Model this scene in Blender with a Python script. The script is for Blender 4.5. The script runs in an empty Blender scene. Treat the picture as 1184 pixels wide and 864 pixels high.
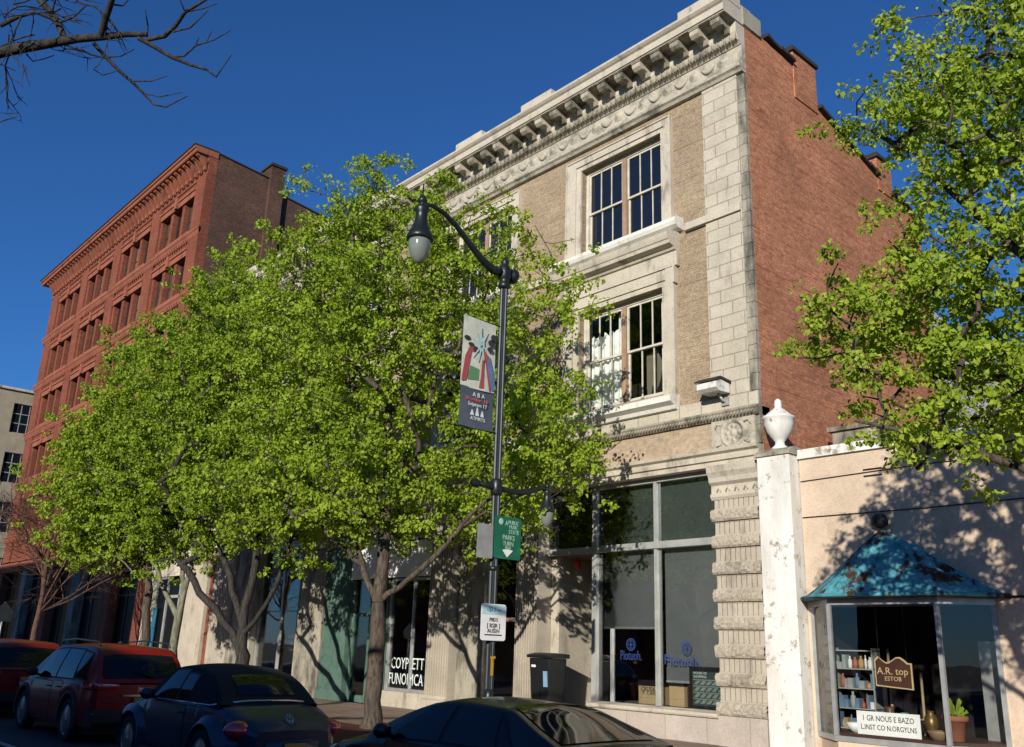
import bpy, bmesh, math, random
import numpy as np
from mathutils import Vector, Matrix
R = math.radians
random.seed(7); rng = np.random.default_rng(7)
scene = bpy.context.scene
COL = scene.collection

# ------------------------------------------------------------------ camera, sky, sun, exposure
cam_d = bpy.data.cameras.new("camera"); cam = bpy.data.objects.new("camera", cam_d); COL.objects.link(cam)
right = Vector((0.66997959, 0.74164736, 0.03296278)); down = Vector((-0.19413795, 0.21788844, -0.95647012)); fwd = Vector((-0.71654575, 0.63441612, 0.28996271))
mw = Matrix.Identity(4)
for i in range(3):
    mw[i][0] = right[i]; mw[i][1] = -down[i]; mw[i][2] = -fwd[i]
mw[0][3], mw[1][3], mw[2][3] = 0, 0, 1.65
cam.matrix_world = mw
cam_d.sensor_width = 36; cam_d.lens = 1055.6/1184*36; cam_d.clip_start = 0.05; cam_d.clip_end = 3000
scene.camera = cam
world = bpy.data.worlds.new("World"); scene.world = world; world.use_nodes = True
wn = world.node_tree.nodes; wl = world.node_tree.links
sky = wn.new("ShaderNodeTexSky"); sky.sky_type = 'NISHITA'; sky.sun_disc = False
SUN = Vector((0.53, -1.0, 0.33)).normalized()
sky.sun_elevation = math.asin(SUN.z); sky.sun_rotation = math.atan2(SUN.x, SUN.y)
sky.air_density = 1.0; sky.dust_density = 0.0; sky.ozone_density = 10.0; sky.altitude = 600
wn["Background"].inputs[1].default_value = 0.108
wl.new(sky.outputs[0], wn["Background"].inputs[0])
sd = bpy.data.lights.new("sun", 'SUN'); sun = bpy.data.objects.new("sun", sd); COL.objects.link(sun)
sd.energy = 5.0; sd.angle = R(0.53); sd.color = (1.0, 0.93, 0.82)
sun.rotation_euler = SUN.to_track_quat('Z', 'Y').to_euler(); sun.location = (20, -40, 40)
vs = scene.view_settings; vs.view_transform = 'Standard'; vs.look = 'None'; vs.exposure = 0.15; vs.gamma = 1.0; vs.use_curve_mapping = False

# ------------------------------------------------------------------ helpers
ORG = {}
def org(o): return ORG.get(o.name, Vector((0, 0, 0))) if o else Vector((0, 0, 0))
def tag(o, label=None, cat=None, group=None, kind=None):
    if label: o["label"] = label
    if cat: o["category"] = cat
    if group: o["group"] = group
    if kind: o["kind"] = kind
    return o
def thing(name, loc, label, cat, group=None, rz=0.0):
    o = bpy.data.objects.new(name, None); COL.objects.link(o)
    o.location = loc; o.rotation_euler = (0, 0, rz); o.empty_display_size = 0.2
    ORG[o.name] = Vector(loc) if rz == 0 else Vector((0, 0, 0))
    return tag(o, label, cat, group)
def link(name, me, mat, parent=None, o3=None):
    o = bpy.data.objects.new(name, me); COL.objects.link(o)
    if mat is not None and len(me.materials) == 0: me.materials.append(mat)
    if parent is not None:
        o.parent = parent; ORG[o.name] = org(parent)
    return o

class MB:
    def __init__(s): s.v = []; s.f = []; s.sm = []
    def add(s, vs, fs, smooth=False):
        b = len(s.v); s.v += [tuple(p) for p in vs]
        for f in fs: s.f.append([b+i for i in f]); s.sm.append(smooth)
        return s
    def box(s, x0, x1, y0, y1, z0, z1):
        if x0 > x1: x0, x1 = x1, x0
        if y0 > y1: y0, y1 = y1, y0
        if z0 > z1: z0, z1 = z1, z0
        vs = [(x0,y0,z0),(x1,y0,z0),(x1,y1,z0),(x0,y1,z0),(x0,y0,z1),(x1,y0,z1),(x1,y1,z1),(x0,y1,z1)]
        return s.add(vs, [(0,3,2,1),(4,5,6,7),(0,1,5,4),(1,2,6,5),(2,3,7,6),(3,0,4,7)])
    def prism(s, pts, axis, a0, a1, smooth=False):
        # pts 2D in the plane of the two other axes: x->(y,z)  y->(x,z)  z->(x,y)
        n = len(pts)
        def P(p, a): return {'x': (a, p[0], p[1]), 'y': (p[0], a, p[1]), 'z': (p[0], p[1], a)}[axis]
        vs = [P(p, a0) for p in pts]+[P(p, a1) for p in pts]
        area = sum(pts[i][0]*pts[(i+1) % n][1]-pts[(i+1) % n][0]*pts[i][1] for i in range(n))
        flip = (area < 0) ^ (axis == 'y') ^ (a1 < a0)
        fs = [tuple(range(n-1, -1, -1)), tuple(range(n, 2*n))]+[(i, (i+1) % n, n+(i+1) % n, n+i) for i in range(n)]
        if flip: fs = [tuple(reversed(f)) for f in fs]
        return s.add(vs, fs, smooth)
    def tube(s, pts, rad, seg=6, cap=True, smooth=True):
        pts = [Vector(p) for p in pts]; n = len(pts)
        if not hasattr(rad, '__len__'): rad = [rad]*n
        vs = []; ref = None
        for i, p in enumerate(pts):
            t = (pts[min(i+1, n-1)]-pts[max(i-1, 0)])
            t = t.normalized() if t.length > 1e-9 else Vector((0, 0, 1))
            if ref is None: ref = Vector((1, 0, 0)) if abs(t.x) < .8 else Vector((0, 1, 0))
            a = t.cross(ref).normalized(); b = t.cross(a).normalized(); ref = a.cross(t).normalized()
            for k in range(seg):
                an = 2*math.pi*k/seg
                vs.append(p+(a*math.cos(an)+b*math.sin(an))*rad[i])
        fs = []
        for i in range(n-1):
            for k in range(seg):
                k2 = (k+1) % seg
                fs.append((i*seg+k, (i+1)*seg+k, (i+1)*seg+k2, i*seg+k2))
        s.add(vs, fs, smooth)
        if cap:
            b = len(s.v)-len(vs)
            s.f.append([b+k for k in range(seg)]); s.sm.append(False)
            s.f.append([b+(n-1)*seg+k for k in reversed(range(seg))]); s.sm.append(False)
        return s
    def lathe(s, prof, c=(0, 0, 0), seg=16, axis='z', smooth=True, scale=(1, 1)):
        vs = []; n = len(prof)
        for r, h in prof:
            for k in range(seg):
                a = 2*math.pi*k/seg; x = r*math.cos(a)*scale[0]; y = r*math.sin(a)*scale[1]
                p = {'z': (x, y, h), 'y': (x, h, y), 'x': (h, x, y)}[axis]
                vs.append((p[0]+c[0], p[1]+c[1], p[2]+c[2]))
        fs = []
        for i in range(n-1):
            for k in range(seg):
                k2 = (k+1) % seg; f = (i*seg+k, i*seg+k2, (i+1)*seg+k2, (i+1)*seg+k)
                fs.append(f if axis != 'y' else tuple(reversed(f)))
        fs.append(tuple(reversed(range(seg)))); fs.append(tuple((n-1)*seg+k for k in range(seg)))
        return s.add(vs, fs, smooth)
    def grid(s, rows, smooth=True, flip=False):
        n = len(rows); m = len(rows[0]); vs = [p for r in rows for p in r]
        fs = [(i*m+j, i*m+j+1, (i+1)*m+j+1, (i+1)*m+j) for i in range(n-1) for j in range(m-1)]
        if flip: fs = [tuple(reversed(f)) for f in fs]
        return s.add(vs, fs, smooth)
    def wall(s, x0, x1, z0, z1, y0, y1, holes):
        """wall in the XZ plane from y0 (front) to y1 with rectangular holes (x0,x1,z0,z1)"""
        xs = sorted({x0, x1, *[h[0] for h in holes], *[h[1] for h in holes]}); xs = [x for x in xs if x0 <= x <= x1]
        zs = sorted({z0, z1, *[h[2] for h in holes], *[h[3] for h in holes]}); zs = [z for z in zs if z0 <= z <= z1]
        def solid(i, j):
            if i < 0 or j < 0 or i >= len(xs)-1 or j >= len(zs)-1: return False
            cx = (xs[i]+xs[i+1])/2; cz = (zs[j]+zs[j+1])/2
            return not any(h[0] < cx < h[1] and h[2] < cz < h[3] for h in holes)
        for i in range(len(xs)-1):
            for j in range(len(zs)-1):
                if not solid(i, j): continue
                a, b, c, d = xs[i], xs[i+1], zs[j], zs[j+1]
                s.add([(a,y0,c),(b,y0,c),(b,y0,d),(a,y0,d)], [(0,1,2,3)])
                s.add([(a,y1,c),(b,y1,c),(b,y1,d),(a,y1,d)], [(3,2,1,0)])
                if not solid(i-1, j): s.add([(a,y0,c),(a,y1,c),(a,y1,d),(a,y0,d)], [(3,2,1,0)])
                if not solid(i+1, j): s.add([(b,y0,c),(b,y1,c),(b,y1,d),(b,y0,d)], [(0,1,2,3)])
                if not solid(i, j-1): s.add([(a,y0,c),(b,y0,c),(b,y1,c),(a,y1,c)], [(3,2,1,0)])
                if not solid(i, j+1): s.add([(a,y0,d),(b,y0,d),(b,y1,d),(a,y1,d)], [(0,1,2,3)])
        return s
    def build(s, name, mat, parent=None, bevel=0.0, base=None):
        o0 = org(parent) if parent is not None else Vector(base or (0, 0, 0))
        me = bpy.data.meshes.new(name)
        me.from_pydata([(p[0]-o0.x, p[1]-o0.y, p[2]-o0.z) for p in s.v], [], s.f); 
        me.polygons.foreach_set("use_smooth", s.sm); me.update()
        o = link(name, me, mat, parent)
        if parent is None: o.location = o0; ORG[o.name] = o0
        if bevel:
            bm = bmesh.new(); bm.from_mesh(me); bmesh.ops.remove_doubles(bm, verts=bm.verts, dist=1e-5)
            es = [e for e in bm.edges if len(e.link_faces) == 2 and e.calc_face_angle(0) > 0.6]
            bmesh.ops.bevel(bm, geom=es, offset=bevel, segments=2, affect='EDGES', profile=.6); bm.to_mesh(me); bm.free()
        return o
def text(body, size, mat, parent, loc, face='-y', name='lettering', align='CENTER', ext=0.002, sx=1.0):
    cu = bpy.data.curves.new(name, 'FONT'); cu.body = body; cu.size = size; cu.align_x = align; cu.align_y = 'CENTER'; cu.extrude = ext
    cu.resolution_u = 2
    t = bpy.data.objects.new(name+"_tmp", cu); COL.objects.link(t)
    bpy.context.view_layer.update()
    me = bpy.data.meshes.new_from_object(t.evaluated_get(bpy.context.evaluated_depsgraph_get()))
    bpy.data.objects.remove(t); me.name = name; me.materials.clear()
    X, Y, Z = {'-y': ((1,0,0),(0,0,1),(0,-1,0)), '+x': ((0,1,0),(0,0,1),(1,0,0)), 'rear': ((0,-1,0),(0,0,1),(-1,0,0))}[face]
    o0 = org(parent); n = len(me.vertices); co = np.empty(n*3); me.vertices.foreach_get("co", co); co = co.reshape(-1, 3)
    B = np.array([X, Y, Z]); out = (co*np.array([sx, 1, 1]))@B+np.array(loc)-np.array(o0)
    me.vertices.foreach_set("co", out.astype(np.float32).ravel()); me.update()
    return link(name, me, mat, parent)

# ------------------------------------------------------------------ materials
class NT:
    def __init__(s, name):
        s.m = bpy.data.materials.new(name); s.m.use_nodes = True; s.t = s.m.node_tree; s.n = s.t.nodes; s.l = s.t.links
        s.b = s.n["Principled BSDF"]; s.out = s.n["Material Output"]
        s.tc = s.n.new("ShaderNodeTexCoord").outputs["Object"]
    def noise(s, scale, detail=5, rough=.6, vec=None, sc=None):
        n = s.n.new("ShaderNodeTexNoise"); n.inputs["Scale"].default_value = scale; n.inputs["Detail"].default_value = detail; n.inputs["Roughness"].default_value = rough
        v = vec or s.tc
        if sc:
            mp = s.n.new("ShaderNodeMapping"); mp.inputs["Scale"].default_value = sc; s.l.new(v, mp.inputs[0]); v = mp.outputs[0]
        s.l.new(v, n.inputs["Vector"]); return n.outputs["Fac"]
    def ramp(s, fac, stops):
        r = s.n.new("ShaderNodeValToRGB"); el = r.color_ramp.elements
        while len(el) < len(stops): el.new(.5)
        for e, (p, c) in zip(el, stops):
            e.position = p; e.color = (*c, 1) if hasattr(c, '__len__') else (c, c, c, 1)
        s.l.new(fac, r.inputs[0]); return r.outputs[0]
    def mix(s, fac, a, b, mode='MIX'):
        m = s.n.new("ShaderNodeMix"); m.data_type = 'RGBA'; m.blend_type = mode
        for i, v in ((0, fac), (6, a), (7, b)):
            sock = m.inputs[i]
            if isinstance(v, (int, float)): sock.default_value = v if i == 0 else (v, v, v, 1)
            elif isinstance(v, tuple): sock.default_value = (*v, 1)
            else: s.l.new(v, sock)
        return m.outputs[2]
    def math(s, op, a, b=None):
        m = s.n.new("ShaderNodeMath"); m.operation = op
        for i, v in enumerate((a, b)):
            if v is None: continue
            if isinstance(v, (int, float)): m.inputs[i].default_value = v
            else: s.l.new(v, m.inputs[i])
        return m.outputs[0]
    def uvw(s, swap=False):
        """wall coordinates: (along the wall, height)"""
        g = s.n.new("ShaderNodeNewGeometry"); a = s.n.new("ShaderNodeSeparateXYZ"); s.l.new(g.outputs["True Normal"], a.inputs[0])
        p = s.n.new("ShaderNodeSeparateXYZ"); s.l.new(s.tc, p.inputs[0])
        k = s.math('GREATER_THAN', s.math('ABSOLUTE', a.outputs[0]), .5)
        u = s.math('ADD', s.math('MULTIPLY', p.outputs[1], k), s.math('MULTIPLY', p.outputs[0], s.math('SUBTRACT', 1.0, k)))
        kz = s.math('GREATER_THAN', s.math('ABSOLUTE', a.outputs[2]), .7)
        w = s.math('ADD', s.math('MULTIPLY', p.outputs[1], kz), s.math('MULTIPLY', p.outputs[2], s.math('SUBTRACT', 1.0, kz)))
        c = s.n.new("ShaderNodeCombineXYZ"); s.l.new(u, c.inputs[0]); s.l.new(w, c.inputs[1]); return c.outputs[0]
    def brick(s, c1, c2, mortar, w, h, ms=.012, vec=None, bias=0.0, offset=.5):
        b = s.n.new("ShaderNodeTexBrick"); s.l.new(vec or s.uvw(), b.inputs["Vector"])
        b.inputs["Scale"].default_value = 1; b.inputs["Brick Width"].default_value = w; b.inputs["Row Height"].default_value = h
        b.inputs["Mortar Size"].default_value = ms; b.inputs["Mortar Smooth"].default_value = .15; b.inputs["Bias"].default_value = bias; b.offset = offset
        for k, c in (("Color1", c1), ("Color2", c2), ("Mortar", mortar)): b.inputs[k].default_value = (*c, 1)
        return b.outputs["Color"], b.outputs["Fac"]
    def bump(s, h, strength=.5, dist=.02):
        b = s.n.new("ShaderNodeBump"); b.inputs["Strength"].default_value = strength; b.inputs["Distance"].default_value = dist
        s.l.new(h, b.inputs["Height"]); s.l.new(b.outputs[0], s.b.inputs["Normal"])
    def done(s, col=None, rough=.8, metal=0.0, spec=.4, coat=0.0):
        if col is not None:
            if isinstance(col, tuple): s.b.inputs["Base Color"].default_value = (*col, 1)
            else: s.l.new(col, s.b.inputs["Base Color"])
        if isinstance(rough, (int, float)): s.b.inputs["Roughness"].default_value = rough
        else: s.l.new(rough, s.b.inputs["Roughness"])
        s.b.inputs["Metallic"].default_value = metal; s.b.inputs["Specular IOR Level"].default_value = spec
        s.b.inputs["Coat Weight"].default_value = coat; s.b.inputs["Coat Roughness"].default_value = .04
        return s.m
def plain(name, col, rough=.6, metal=0.0, spec=.4, coat=0.0, var=.18, sc=4.0):
    t = NT(name); f = t.noise(sc, 4)
    c = t.mix(t.ramp(f, [(.3, 0.0), (.7, 1.0)]), tuple(x*(1-var) for x in col), tuple(min(1, x*(1+var)) for x in col))
    return t.done(c, rough, metal, spec, coat)
def stone_mat(name, col, dirt=(.05, .05, .04), amount=.5, streak=True, blocks=None, bump=.35, fine=24.0, pit=.0):
    t = NT(name)
    c = t.mix(t.ramp(t.noise(1.3, 6), [(.3, 0.0), (.7, 1.0)]), tuple(x*.86 for x in col), tuple(min(1, x*1.1) for x in col))
    sp = t.ramp(t.noise(fine, 4, .7), [(.36, .84), (.56, 1.0)]); c = t.mix(1.0, c, sp, 'MULTIPLY')
    h = t.noise(fine, 4, .7)
    if blocks:
        bc, bf = t.brick((1, 1, 1), (.9, .9, .87), (.60, .58, .53), blocks[0], blocks[1], blocks[2] if len(blocks) > 2 else .012)
        c = t.mix(1.0, c, bc, 'MULTIPLY'); h = t.math('SUBTRACT', t.math('MULTIPLY', h, .4), bf)
    d = t.noise(2.2, 7, .72, sc=(1, 1, .35) if streak else None)
    lo = .62-.22*amount
    c = t.mix(t.ramp(d, [(lo, 0.0), (lo+.2, .85)]), c, dirt)
    if pit:
        v = t.ramp(t.noise(60, 2, .8), [(.3, 1.0), (.42, 0.0)]); c = t.mix(t.math('MULTIPLY', v, pit), c, tuple(x*.3 for x in col))
    t.bump(h, bump, .02)
    return t.done(c, .88, 0, .25)
def brick_mat(name, c1, c2, mortar, w=.21, h=.072, ms=.012, grime=(.03, .02, .015), gamt=.3, bump=.5, gs=.5, cracks=False, courses=False):
    t = NT(name); uv = t.uvw()
    bc, bf = t.brick(c1, c2, mortar, w, h, ms, uv)
    v1 = t.ramp(t.noise(.45, 6, .65), [(.3, .72), (.7, 1.18)]); c = t.mix(1.0, bc, v1, 'MULTIPLY')
    v2 = t.ramp(t.noise(9, 3, .8), [(.35, .75), (.6, 1.06)]); c = t.mix(1.0, c, v2, 'MULTIPLY')
    lo = .72-.35*gamt
    c = t.mix(t.ramp(t.noise(gs, 7, .7), [(lo, 0.0), (lo+.25, .8)]), c, grime)
    if cracks:
        mp = t.n.new("ShaderNodeMapping"); mp.inputs["Scale"].default_value = (.16, 1.6, 1); t.l.new(uv, mp.inputs[0])
        k = t.ramp(t.noise(1.0, 3, .5, vec=mp.outputs[0]), [(.485, 0.0), (.5, 1.0), (.515, 0.0)])
        g = t.ramp(t.noise(.9, 2), [(.5, 0.0), (.62, 1.0)])
        c = t.mix(t.math('MULTIPLY', t.math('MULTIPLY', k, g), .55), c, tuple(x*.25 for x in c1))
    if courses:
        bc2, bf2 = t.brick((1, 1, 1), (.93, .9, .9), (.45, .40, .38), 7.3, .45, .013, uv, 0, .37)
        g2 = t.ramp(t.noise(.8, 4, .7), [(.42, 0.0), (.58, 1.0)]); c = t.mix(t.math('MULTIPLY', g2, .8), c, t.mix(1.0, c, bc2, 'MULTIPLY'))
        v3 = t.ramp(t.noise(26, 2, .9), [(.34, .62), (.5, 1.0), (.68, 1.25)]); c = t.mix(1.0, c, v3, 'MULTIPLY')
    hh = t.math('SUBTRACT', t.math('MULTIPLY', t.noise(40, 3), .5), bf); t.bump(hh, bump, .012)
    return t.done(c, .9, 0, .2)
def glass_mat(name, tint=(.72, .78, .76), refl=.10, rough=.01):
    t = NT(name); t.n.remove(t.b)
    tr = t.n.new("ShaderNodeBsdfTransparent"); tr.inputs[0].default_value = (*tint, 1)
    gl = t.n.new("ShaderNodeBsdfGlossy"); gl.inputs["Roughness"].default_value = rough; gl.inputs[0].default_value = (1, 1, 1, 1)
    bn = t.n.new("ShaderNodeBump"); bn.inputs["Strength"].default_value = .05; bn.inputs["Distance"].default_value = .05
    t.l.new(t.noise(.7, 2), bn.inputs["Height"]); t.l.new(bn.outputs[0], gl.inputs["Normal"])
    lw = t.n.new("ShaderNodeFresnel"); lw.inputs[0].default_value = 1.5
    f = t.math('ADD', t.math('MULTIPLY', lw.outputs[0], .9), refl*.5)
    mx = t.n.new("ShaderNodeMixShader"); t.l.new(f, mx.inputs[0]); t.l.new(tr.outputs[0], mx.inputs[1]); t.l.new(gl.outputs[0], mx.inputs[2])
    t.l.new(mx.outputs[0], t.out.inputs[0]); return t.m
def leaf_mat(name, c1, c2, trans=.42):
    t = NT(name); g = t.n.new("ShaderNodeNewGeometry")
    c = t.mix(g.outputs["Random Per Island"], c1, c2)
    c = t.mix(t.ramp(t.noise(1.2, 3), [(.35, 0.0), (.65, .6)]), c, tuple(x*.7 for x in c1))
    t.l.new(c, t.b.inputs["Base Color"]); t.b.inputs["Roughness"].default_value = .55; t.b.inputs["Specular IOR Level"].default_value = .25
    tl = t.n.new("ShaderNodeBsdfTranslucent"); tc = t.mix(1.0, c, (1.15, 1.1, .5), 'MULTIPLY'); t.l.new(tc, tl.inputs[0])
    mx = t.n.new("ShaderNodeMixShader"); mx.inputs[0].default_value = trans
    t.l.new(t.b.outputs[0], mx.inputs[1]); t.l.new(tl.outputs[0], mx.inputs[2]); t.l.new(mx.outputs[0], t.out.inputs[0]); return t.m
def bark_mat(name, a, b):
    t = NT(name); n = t.noise(7, 5, .7, sc=(3, 3, .5))
    c = t.mix(t.ramp(n, [(.38, 0.0), (.62, 1.0)]), a, b)
    t.bump(n, .8, .03); return t.done(c, .95, 0, .15)

M = {}
M['tan_brick'] = brick_mat('tan_brick', (.42, .325, .215), (.345, .265, .18), (.33, .26, .175), .30, .056, .009, (.12, .085, .05), .34, .55, .6, True, True)
M['tan_brick_smooth'] = brick_mat('tan_frieze_brick', (.45, .35, .25), (.39, .305, .215), (.36, .28, .19), .30, .05, .005, (.10, .075, .05), .25, .4, .9)
M['red_brick'] = brick_mat('red_brick', (.60, .235, .115), (.42, .15, .075), (.36, .22, .14), .21, .075, .010, (.09, .05, .04), .2, .7, .35, True, True)
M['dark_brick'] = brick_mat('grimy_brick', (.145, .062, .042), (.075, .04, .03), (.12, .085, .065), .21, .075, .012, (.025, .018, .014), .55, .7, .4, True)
M['red_facade'] = brick_mat('red_terracotta_brick', (.27, .085, .048), (.20, .062, .038), (.15, .06, .04), .24, .08, .007, (.08, .03, .02), .42, .5, .5)
M['terracotta'] = stone_mat('terracotta_trim', (.30, .105, .062), (.09, .033, .022), .5, True, None, .35, 16)
M['white_brick'] = brick_mat('whitewashed_brick', (.72, .70, .66), (.58, .56, .53), (.30, .27, .25), .21, .075, .014, (.25, .2, .18), .3, .7)
M['stone'] = stone_mat('weathered_stone', (.52, .47, .38), (.10, .095, .075), .42)
M['stone_frieze'] = stone_mat('carved_frieze_stone', (.46, .42, .34), (.08, .08, .06), .62, False, None, .9, 9)
M['stone_dirty_shaded'] = stone_mat('grimy_shaded_stone', (.36, .33, .26), (.045, .045, .035), .85)  # weathering dirt, and painted shade for the soffit, modillions and plain pier
M['stone_blocks'] = stone_mat('pale_block_stone', (.52, .47, .38), (.16, .14, .11), .22, True, (.60, .305, .014), .5)
M['stone_rock'] = stone_mat('rock_faced_stone', (.45, .40, .32), (.12, .10, .08), .35, False, None, 1.0, 30, .6)
M['stone_flute'] = stone_mat('fluted_stone', (.46, .41, .33), (.13, .11, .09), .4)
M['stone_pink'] = stone_mat('pinkish_base_stone', (.47, .41, .36), (.20, .17, .15), .25, False, (1.05, .6, .008), .2)
M['peel_white'] = stone_mat('peeling_white_paint', (.70, .68, .61), (.22, .19, .14), .22)
t = NT('chipped_white_paint'); c = t.mix(t.ramp(t.noise(2.0, 6, .7, sc=(1, 1, .3)), [(.40, 0.0), (.72, 1.0)]), (.74, .735, .70), (.52, .50, .45))
k = t.noise(3.6, 9, .78); c = t.mix(t.ramp(k, [(.565, 0.0), (.58, 1.0)]), c, (.40, .37, .31)); c = t.mix(t.ramp(k, [(.625, 0.0), (.635, 1.0)]), c, (.26, .18, .11)); t.bump(t.ramp(k, [(.59, 1.0), (.615, 0.0)]), .4, .01)
M['white_paint'] = t.done(c, .8, 0, .3)
M['stucco'] = stone_mat('cream_stucco', (.60, .475, .355), (.36, .27, .20), .30, False, None, .2, 30)
M['cream'] = stone_mat('cream_paint', (.60, .54, .42), (.2, .17, .12), .3)
M['beige_conc'] = stone_mat('beige_stucco_wall', (.34, .295, .215), (.2, .16, .11), .35)
M['frame'] = plain('window_frame_paint', (.52, .49, .41), .6)
M['frame_brown'] = plain('brown_mullion', (.30, .20, .13), .7)
M['alu'] = plain('aluminium_frame', (.42, .43, .42), .4, .5)
M['alu_white'] = plain('pale_metal_frame', (.36, .37, .35), .45, .2)
M['glass_dark'] = plain('dark_window_glass', (.008, .011, .016), .02, 0, .9, 0, .1)
M['glass_shop'] = plain('dim_shop_glass', (.007,.007,.007), .4, 0, .08, 0, .1); M['glass_grey'] = plain('painted_reflection_glass', (.055,.055,.048), .12, 0, .5, 0, .3, 1.2); M['glass_blind'] = plain('window_with_blind', (.17,.15,.115), .3, 0, .5, 0, .15)  # glass_grey: grey-brown reflection put into the pane colour
M['glass'] = glass_mat('clear_glass', (.88, .90, .90), .05); M['glass_tint'] = glass_mat('tinted_glass', (.74, .78, .77), .08)
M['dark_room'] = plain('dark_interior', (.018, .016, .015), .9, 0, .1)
M['shade'] = plain('grey_roller_shade', (.135, .142, .145), .9, 0, .1, 0, .06)
M['curtain'] = plain('pale_curtain', (.74, .76, .72), .9)
M['black'] = plain('black_paint', (.012, .012, .013), .5)
M['roof_dark'] = plain('dark_roof_tile', (.03, .027, .025), .85)
M['roof_flat'] = plain('roof_gravel', (.10, .095, .09), .95)
M['green_marble'] = stone_mat('green_marble', (.085, .15, .12), (.035, .07, .055), .5, False, None, .15, 6)
M['white_board'] = plain('white_sign_board', (.78, .78, .76), .55, 0, .3, 0, .06)
M['letter_white'] = plain('pale_letter_paint', (.62, .68, .65), .6)
M['letter_black'] = plain('black_letter_paint', (.03, .035, .04), .7)
M['letter_blue'] = plain('blue_letter_paint', (.02, .045, .17), .6)
M['letter_gold'] = plain('gold_letter_paint', (.55, .42, .2), .5)
M['iron'] = plain('dark_green_iron', (.012, .017, .017), .38, .2, .5)
M['pole_grey'] = plain('dark_pole_metal', (.03, .037, .042), .42, .4, .5)
M['frosted'] = NT('frosted_lamp_glass').done((.17, .19, .165), .12, 0, .7)
M['bin'] = plain('black_bin_plastic', (.008, .009, .010), .5)
M['cardboard'] = plain('cardboard', (.50, .36, .20), .85, 0, .2, 0, .08)
M['wood_dark'] = plain('dark_wood', (.06, .03, .02), .5)
M['wood_pale'] = plain('pale_wood', (.35, .26, .16), .7)
t = NT('verdigris_copper'); a = t.noise(2.6, 6, .7, sc=(1, 1, .45)); b = t.noise(5, 5, .75, sc=(1, 1, .4))
c = t.mix(t.ramp(b, [(.35, 0.0), (.65, 1.0)]), (.03, .17, .23), (.12, .40, .45)); c = t.mix(t.ramp(a, [(.49, 0.0), (.57, 1.0)]), c, (.05, .026, .018)); t.bump(b, .5, .02)
M['copper'] = t.done(c, .9, 0, .2)
t = NT('asphalt'); a = t.noise(70, 4, .8); b = t.noise(.5, 5, .6, sc=(.25, 1, 1))
c = t.mix(t.ramp(b, [(.35, 0.0), (.65, 1.0)]), (.035, .037, .04), (.075, .077, .08)); c = t.mix(1.0, c, t.ramp(a, [(.3, .6), (.6, 1.1)]), 'MULTIPLY'); t.bump(a, .5, .01)
M['asphalt'] = t.done(c, .85, 0, .3)
t = NT('brick_paving'); bc, bf = t.brick((.34, .25, .19), (.28, .19, .14), (.16, .12, .09), .22, .11, .008, t.tc); c = t.mix(1.0, bc, t.ramp(t.noise(.8, 5), [(.3, .7), (.7, 1.1)]), 'MULTIPLY')
M['paving'] = t.done(c, .85, 0, .25)
M['kerb'] = plain('kerb_granite', (.30, .29, .27), .85)
M['earth'] = plain('bare_ground', (.12, .11, .09), .95)
M['mulch'] = plain('red_mulch', (.13, .05, .03), .95, 0, .1, 0, .5, 30)
M['road_paint'] = plain('worn_road_paint', (.38, .37, .34), .8, 0, .2, 0, .3, 12)
M['leaf'] = leaf_mat('spring_leaf', (.23, .345, .022), (.46, .58, .065))
M['leaf2'] = leaf_mat('spring_leaf_darker', (.21, .32, .02), (.42, .55, .06))
M['leaf3'] = leaf_mat('spring_leaf_bright', (.24, .355, .028), (.47, .58, .07))
M['bark'] = bark_mat('grey_brown_bark', (.038, .031, .025), (.125, .10, .075))
M['bark_pale'] = bark_mat('pale_bark', (.10, .10, .07), (.25, .24, .17))
M['bark_dark'] = bark_mat('dark_twig_bark', (.022, .02, .018), (.065, .058, .05))
M['twig_brown'] = bark_mat('brown_twig_bark', (.06, .035, .028), (.14, .085, .065))
# ------------------------------------------------------------------ ground, road, pavements
def structure(o): return tag(o, kind='structure')
b = MB(); b.add([(-900,-900,-.17),(900,-900,-.17),(900,900,-.17),(-900,900,-.17)], [(0,1,2,3)]); structure(b.build('ground', M['earth']))
b = MB(); b.add([(-300,-5.2,-.15),(60,-5.2,-.15),(60,7.8,-.15),(-300,7.8,-.15)], [(0,1,2,3)]); structure(b.build('road', M['asphalt']))
b = MB(); b.box(-300, 60, 7.96, 15.9, -.16, 0); structure(b.build('pavement', M['paving']))
b = MB(); b.box(-300, 60, 7.8, 7.96, -.16, .004); structure(b.build('kerb', M['kerb']))
b = MB(); b.box(-300, 60, -9, -5.36, -.16, 0).box(-300, 60, -5.36, -5.2, -.16, .004); structure(b.build('near_pavement', M['kerb']))
b = MB(); b.add([(-300,4.72,-.146),(60,4.72,-.146),(60,4.84,-.146),(-300,4.84,-.146)], [(0,1,2,3)]); structure(b.build('road_marking', M['road_paint']))
def mulch(x0, x1, y0, y1):
    rows = []
    for i in range(13):
        r = []
        for j in range(9):
            x = x0+(x1-x0)*i/12; y = y0+(y1-y0)*j/8; e = min(i, 12-i, 2)/2*min(j, 8-j, 2)/2
            r.append((x, y, .005+e*(.05+.05*random.random())))
        rows.append(r)
    o = MB().grid(rows, True, False).build('mulch', M['mulch']); tag(o, 'reddish brown mulch covering the planting strip round the tree trunk', 'mulch', kind='stuff')
mulch(-21, -12.5, 8.05, 11.7)

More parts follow.
